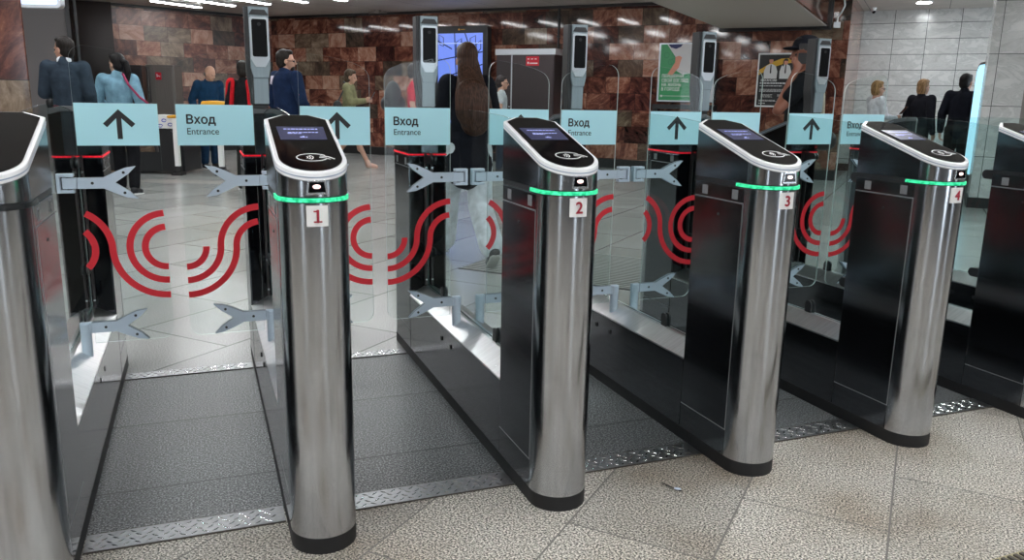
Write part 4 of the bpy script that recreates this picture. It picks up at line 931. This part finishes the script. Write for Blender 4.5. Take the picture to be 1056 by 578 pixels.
    if lk_ == 'skirt': cap_mesh(bm, V_((0, 0, .88)), V_((0, .01, .60)), .165, .185, .85)
    else:
        for s, hip in ((-1, hipL), (1, hipR)):
            k, a, toe = leg[s]; cap_mesh(bm, hip, k, w_[0], w_[1]); cap_mesh(bm, k, k.lerp(a, .93), w_[1], w_[2])
    fuse(lk_, bm, lm, g, sc, .010, 4)
    # shoes
    if shoes:
        shm = flat('shoe', shoes, .6); som = flat('sole', sole, .7)
        for s in (-1, 1):
            k, a, toe = leg[s]; bm = bmesh.new(); heel = a+V_((0, 0, 0))+(a-k).normalized()*.045; d = (toe-heel)
            cap_mesh(bm, heel+V_((0, -.01, .012)), heel+d*.9, .047, .040, n=12); cap_mesh(bm, a+(k-a).normalized()*.03, heel, .048, .045)
            sh_ = fuse('shoe', bm, shm, g, sc, .008, 3)
            # sole under the shoe
            dn = d.normalized(); nn_ = (V_((1, 0, 0)).cross(dn)).normalized(); nn_ = nn_ if nn_.z < 0 else -nn_
            bm = bmesh.new()
            for q in (-.012, .012): cap_mesh(bm, heel+nn_*.036+V_((q, -.012, 0)), heel+d*1.0+nn_*.028+V_((q, 0, 0)), .034, .034, n=12)
            for v in bm.verts:
                rel_ = v.co-(heel+nn_*.036); t_ = rel_.dot(nn_); v.co -= nn_*t_*.62
            fuse('sole', bm, som, sh_, sc, .007, 2)
    if extras: extras(g, sc, up, at, arm, leg)
    return g
def glasses(g, sc, at):
    bm = bmesh.new()
    for s in (-1, 1):
        c = [at((s*.030+.021*math.cos(i*PI/5), .100, .104+.015*math.sin(i*PI/5))) for i in range(11)]
        for a, b in zip(c, c[1:]): tube(bm, a, b, .0032*sc, n=6)
        tube(bm, at((s*.052, .098, .106)), at((s*.080, .01, .110)), .003*sc, n=6)
    tube(bm, at((-.010, .103, .106)), at((.010, .103, .106)), .003*sc, n=6)
    obj('glasses', bm, M['ink'], g)
def phone(label, p, rot=(0, 0, 0)):
    ph = thing('mobile_phone', label, 'phone', p); ph.rotation_euler = rot
    bm = bmesh.new(); box(bm, (-.036, -.004, -.075), (.036, .004, .075)); obj('case', bm, M['blackplastic'], ph, bevel=.003)
    bm = bmesh.new(); box(bm, (-.033, -.0048, -.070), (.033, -.004, .070)); obj('screen', bm, M['blackglass'], ph)
    return ph
def wpos(g, p): return g.matrix_basis @ Vector(p)
def tuft(g, name, segs, m, sc, sy=1., voxel=.009):
    bm = bmesh.new()
    for a, b, ra, rb in segs: cap_mesh(bm, a, b, ra, rb, sy)
    return fuse(name, bm, m, g, sc, voxel, 3)
def bag(label, g, sc, c, size, m, strap=None, name='shoulder_bag', cat='bag'):
    """a bag hangs on a person but is a thing of its own"""
    b = thing(name, label, cat, g.location, g.rotation_euler.z)
    bm = bmesh.new(); ell(bm, c, size); cap_mesh(bm, Vector(c)+Vector((0, -size[1]*.4, -size[2]*.4)), Vector(c)+Vector((0, size[1]*.4, -size[2]*.4)), size[0]*.8, size[0]*.8)
    fuse('bag_body', bm, m, b, sc, .010, 4)
    if strap:
        bm = bmesh.new(); [tube(bm, Vector(p)*sc, Vector(q)*sc, .014*sc, n=8) for p, q in zip(strap[0], strap[0][1:])]; obj('strap', bm, strap[1], b)
    return b
BLK = flat('bag_black', (.012, .012, .014), .5)

# man in the dark jacket, seen from behind
def ex(g, sc, up, at, arm, leg):
    tuft(g, 'shirt_collar', [(up((-.028, -.022, 1.468)), up((.028, -.022, 1.468)), .046, .046)], flat('collar_white', (.62, .66, .72), .8), sc)
jm = person('man in dark slate jacket seen from behind, leftmost person', (-1.35, 10.56), -12, 1.83, hy=-62, top=('jacket', (.028, .042, .060)), legs=('trousers', (.02, .022, .026)), hair=('short', (.012, .009, .008)),
       LA=((-.235, .02, 1.13), (-.20, .26, 1.12)), RA=((.225, -.02, 1.12), (.20, .14, .95)), W=.98, extras=ex)
bag('black shoulder bag held at the waist by the man in slate jacket', jm, 1.06, (-.27, .37, 1.03), (.07, .10, .075), BLK, None)
# woman in the denim jacket
dw = person('woman in light blue denim jacket with black ponytail seen from behind', (-.86, 11.0), -8, 1.69, hy=-55, top=('jacket', (.20, .36, .47)), legs=('trousers', (.008, .008, .010)), hair=('ponytail', (.008, .006, .007)),
       LA=((-.26, .03, 1.14), (-.20, .22, 1.05)), RA=((.25, -.02, 1.13), (.20, .14, .98)), W=.98, shoes=(.012, .012, .014), sole=(.75, .75, .75),
       RL=((.11, .02, .49), (.13, -.12, .09), (.15, .03, .03)), LL=((-.08, .08, .50), (-.08, .06, .085), (-.09, .21, .03)))
bag('black handbag on a crimson strap at the denim jacket woman’s hip', dw, .98, (.37, -.06, 1.04), (.06, .12, .09), BLK, ([(.10, -.115, 1.47), (.17, -.155, 1.34), (.28, -.15, 1.20), (.36, -.08, 1.12)], flat('crimson_strap', (.35, .02, .09), .6)), 'handbag', 'handbag')
# bald man
person('bald man in a navy denim jacket and blue jeans walking right', (.18, 14.6), 128, 1.70, hy=-12, lean=8, hp=14, top=('jacket', (.008, .036, .085)), legs=('trousers', (.012, .035, .08)), hair=('bald', (.20, .16, .14)), shoes=(.015, .015, .018),
       LA=((-.24, -.02, 1.12), (-.20, .15, .92)), RA=((.25, -.08, 1.13), (.24, .05, .93)), W=1.12)
# man with glasses and patches
def ex(g, sc, up, at, arm, leg):
    glasses(g, sc, at)
    bm = bmesh.new(); ell(bm, (0, .062, .028), (.050, .040, .040), Matrix.Translation(at((0, 0, 0))/sc) @ Matrix.Rotation(R(-24), 4, 'Z')); fuse('beard', bm, hairmat('beard', (.02, .013, .01)), g, sc, .008, 3)
    bm = bmesh.new(); ell(bm, up((-.15, -.075, 1.36)), (.085, .05, .055)); fuse('white_patch', bm, flat('patch_white', (.55, .50, .58), .8), g, sc, .008, 3)
    bm = bmesh.new(); ell(bm, up((.20, .03, 1.40)), (.045, .06, .035)); fuse('light_patch', bm, flat('patch_light', (.45, .58, .70), .8), g, sc, .008, 3)
    bm = bmesh.new(); ell(bm, arm[1][0].lerp(up((.175, 0, 1.4)), .25)+Vector((.03, -.03, 0)), (.035, .03, .035)); fuse('red_patch', bm, flat('patch_red', (.6, .03, .06), .8), g, sc, .008, 3)
person('man with glasses and beard in navy jacket with white patch, looking right', (1.05, 10.5), 42, 1.78, hy=34, top=('jacket', (.009, .020, .055)), hair=('short', (.014, .010, .008)), W=1.22, LA=((-.29, -.02, 1.12), (-.25, .1, .88)), RA=((.29, .02, 1.12), (.24, .18, .95)), extras=ex)
# person in black and red half hidden by the first post
def ex(g, sc, up, at, arm, leg):
    bm = bmesh.new()
    for s in (-1, 1): cap_mesh(bm, up((s*.11, -.10, 1.44)), up((s*.15, -.115, 1.05)), .030, .035, .6); cap_mesh(bm, up((s*.20, 0, 1.42)), arm[s][0], .072, .058)
    fuse('red_panels', bm, cloth('red_cloth', (.55, .012, .02)), g, sc, .010, 3)
person('person in black and red jacket mostly hidden behind the first post', (.60, 11.2), 15, 1.66, top=('jacket', (.012, .012, .014)), extras=ex)
# woman in the olive jacket
ow = person('woman in olive jacket walking right and looking at a phone', (2.50, 14.45), 90, 1.70, hy=0, hp=12, top=('jacket', (.22, .21, .115)), legs=('skirt', (.10, .10, .08)), hair=('bob', (.06, .038, .022)), shoes=(.55, .35, .28), sole=(.4, .3, .25),
       RA=((.20, .06, 1.15), (.12, .30, 1.18)), LA=((-.20, .06, 1.15), (-.10, .30, 1.18)), RL=((.09, .14, .49), (.09, .33, .09), (.09, .48, .03)), LL=((-.09, -.05, .49), (-.09, -.34, .16), (-.09, -.22, .03)))
phone('dark mobile phone held by the woman in olive jacket', wpos(ow, (.10, .43, 1.25)), (R(-30), 0, ow.rotation_euler.z))
bag('small black bag on a cross strap worn by the woman in olive', ow, .99, (.26, -.15, 1.08), (.05, .08, .10), BLK, ([(.06, -.08, 1.50), (.15, .0, 1.44), (.235, -.07, 1.30), (.26, -.14, 1.15)], BLK))
# person with the black backpack
pk = person('person in red top with a black backpack behind the second post', (3.10, 12.2), 84, 1.74, hy=-10, top=('tee', (.50, .02, .04)), sleeve=.7, legs=('trousers', (.02, .02, .03)), hair=('short', (.03, .02, .015)))
bag('round black backpack on the person in the red top', pk, 1.01, (0, -.32, 1.22), (.17, .13, .24), BLK, None, 'backpack', 'backpack')
# woman striding away, long hair
lhw = person('woman with long brown hair, dark coat and wide pale trousers striding away', (1.86, 5.74), -19, 1.63, lean=4, top=('coat', (.008, .009, .014)), hem=.74, legs=('wide_trousers', (.66, .71, .76)), hair=('long', (.055, .026, .016)), shoes=(.03, .03, .034), sole=(.55, .55, .52),
       RL=((.10, -.02, .46), (.11, -.33, .17), (.115, -.25, .04)), LL=((-.09, .27, .52), (-.09, .40, .11), (-.10, .55, .05)), LA=((-.19, .10, 1.14), (-.15, .30, 1.05)), RA=((.20, -.04, 1.14), (.19, .04, .92)), W=.84)
# grey-haired woman with glasses and bun
person('woman with grey hair in a bun and glasses, pale top, profile right', (4.80, 13.0), 88, 1.63, top=('tee', (.40, .44, .45)), sleeve=.5, legs=('trousers', (.03, .04, .06)), hair=('bun', (.030, .022, .022)), extras=lambda g, sc, up, at, arm, leg: glasses(g, sc, at), W=1.05)
# man in the black cap, phone at his ear
def ex(g, sc, up, at, arm, leg):
    bm = bmesh.new(); H0 = Matrix.Translation(at((0, 0, 0))/sc)
    rz_ = Matrix.Rotation(R(20), 4, 'Z')
    ell(bm, (0, -.01, .175), (.092, .110, .078), H0 @ rz_); ell(bm, (0, .11, .150), (.07, .07, .014), H0 @ rz_); fuse('cap', bm, cloth('cap_black', (.008, .009, .014)), g, sc, .009, 3)
cm = person('man in a black cap and black shirt holding a phone to his ear', (4.36, 5.12), -78, 1.74, hy=-22, skin='skin_tan', top=('tee', (.006, .007, .009)), sleeve=.6, legs=('trousers', (.012, .014, .018)), hair=('short', (.01, .008, .008)), W=1.16,
       LA=((-.27, .20, 1.17), (-.15, .08, 1.47)), RA=((.24, -.14, 1.12), (.26, -.22, .86)), extras=ex)
phone('dark mobile phone at the ear of the man in the black cap', wpos(cm, (-.14, .04, 1.60)), (R(8), 0, cm.rotation_euler.z+R(70)))
bag('pale bag strap over the shoulder of the man in the black cap', cm, 1.01, (.12, -.20, 1.0), (.10, .05, .13), BLK, ([(-.16, -.02, 1.475), (-.16, -.10, 1.42), (-.06, -.14, 1.28), (.06, -.17, 1.10)], flat('pale_strap', (.55, .50, .38), .6)), 'sling_bag')
# woman in white shirt and dark glasses
ww = person('woman with short fair hair and dark glasses in a white shirt', (9.90, 9.95), 84, 1.63, top=('shirt', (.62, .63, .66)), legs=('trousers', (.05, .06, .08)), hair=('bob', (.24, .135, .055)), extras=lambda g, sc, up, at, arm, leg: glasses(g, sc, at),
       RA=((.20, .07, 1.14), (.14, .30, 1.12)), LA=((-.20, .07, 1.14), (-.12, .30, 1.12)))
phone('dark mobile phone in the hand of the woman in white shirt', wpos(ww, (.12, .40, 1.18)), (R(-40), 0, ww.rotation_euler.z))
# couple by the glowing column
person('man with black hair in black jacket beside the glowing narrow screen', (10.62, 9.02), 40, 1.75, lean=10, hy=18, top=('jacket', (.006, .007, .012)), hair=('short', (.006, .005, .006)), W=1.05)
person('fair-haired woman behind the man in black jacket', (10.40, 9.55), 66, 1.66, top=('jacket', (.01, .01, .014)), hair=('bob', (.26, .15, .07)))


# ------------------------------------------------------------------ ceiling lamps
def lamp(u, v, L=1.15, W=.10, grp='ceiling lamps', label=None, along='v', es='lamp'):
    t = thing('ceiling_lamp', label or 'linear ceiling lamp', 'lamp', uv(u, v, CEIL), RZ + (0 if along == 'v' else PI/2), grp)
    bm = bmesh.new(); box(bm, (-W/2-.02, -L/2-.02, -.035), (W/2+.02, L/2+.02, 0)); obj('lamp_housing', bm, M['white'], t)
    bm = bmesh.new(); box(bm, (-W/2, -L/2, -.045), (W/2, L/2, -.035)); obj('lamp_tube', bm, M[es], t)
for i in range(14): lamp(-13.4+i*.92, 11.75, es='lampw', label='linear white lamp in the row along the ceiling before the granite wall', grp='lamps before the granite wall')
for v in (8.6, 5.8, 3.0, .2, -2.4):  # unseen lamp rows added to light the hall and gates
    for i in range(9):
        u = -9.6+i*1.6; q = uv(u, v)
        if -3.9 < u < -1.0 and v > 2.2 or q.y < -3.3 or not -9 < q.x < 10: continue
        lamp(u, v, 1.2, .14, 'added lamps over the hall', 'unseen linear white lamp added on the hall ceiling for light')

for u in (-.3, 1.6, 3.4):  # one downlight is in view; the others are added to brighten the marble
    for v in (15.8, 13.6):
        if v < 15 and u > 1: continue
        t = thing('downlight', 'round recessed downlight before the marble wall, one of a set with added lights', 'lamp', uv(u, v, CEIL), 0, 'downlights before the marble wall')
        bm = bmesh.new(); tube(bm, (0, 0, -.02), (0, 0, 0), .13, .14, 20); obj('trim_ring', bm, M['white'], t)
        bm = bmesh.new(); tube(bm, (0, 0, -.024), (0, 0, -.02), .11, .11, 20); obj('diffuser', bm, M['lampb'], t)

# ------------------------------------------------------------------ world, camera
w = bpy.data.worlds.new('world'); S.world = w; w.use_nodes = True
bg = w.node_tree.nodes['Background']; bg.inputs[0].default_value = (.80, .90, 1., 1); bg.inputs[1].default_value = 6.5
cam = bpy.data.cameras.new('camera'); co = bpy.data.objects.new('camera', cam); COL.objects.link(co); S.camera = co
cam.sensor_width = 36; cam.lens = 828.83/1056*36; cam.clip_start = .05
yaw, pitch, roll = R(21.2442), R(-12.6158), R(1.0931)
f = Vector((math.sin(yaw)*math.cos(pitch), math.cos(yaw)*math.cos(pitch), math.sin(pitch))); r = Vector((math.cos(yaw), -math.sin(yaw), 0)); u = r.cross(f)
r2 = math.cos(roll)*r+math.sin(roll)*u; u2 = -math.sin(roll)*r+math.cos(roll)*u
m3 = Matrix((r2, u2, -f)).transposed(); co.matrix_world = Matrix.Translation((0, 0, 1.65*K)) @ m3.to_4x4()
S.view_settings.view_transform = 'Standard'; S.view_settings.look = 'None'; S.view_settings.gamma = 1; S.view_settings.use_curve_mapping = False
S.view_settings.exposure = 0.
try:
    S.cycles.transparent_max_bounces = 40; S.cycles.max_bounces = 10
except Exception: pass
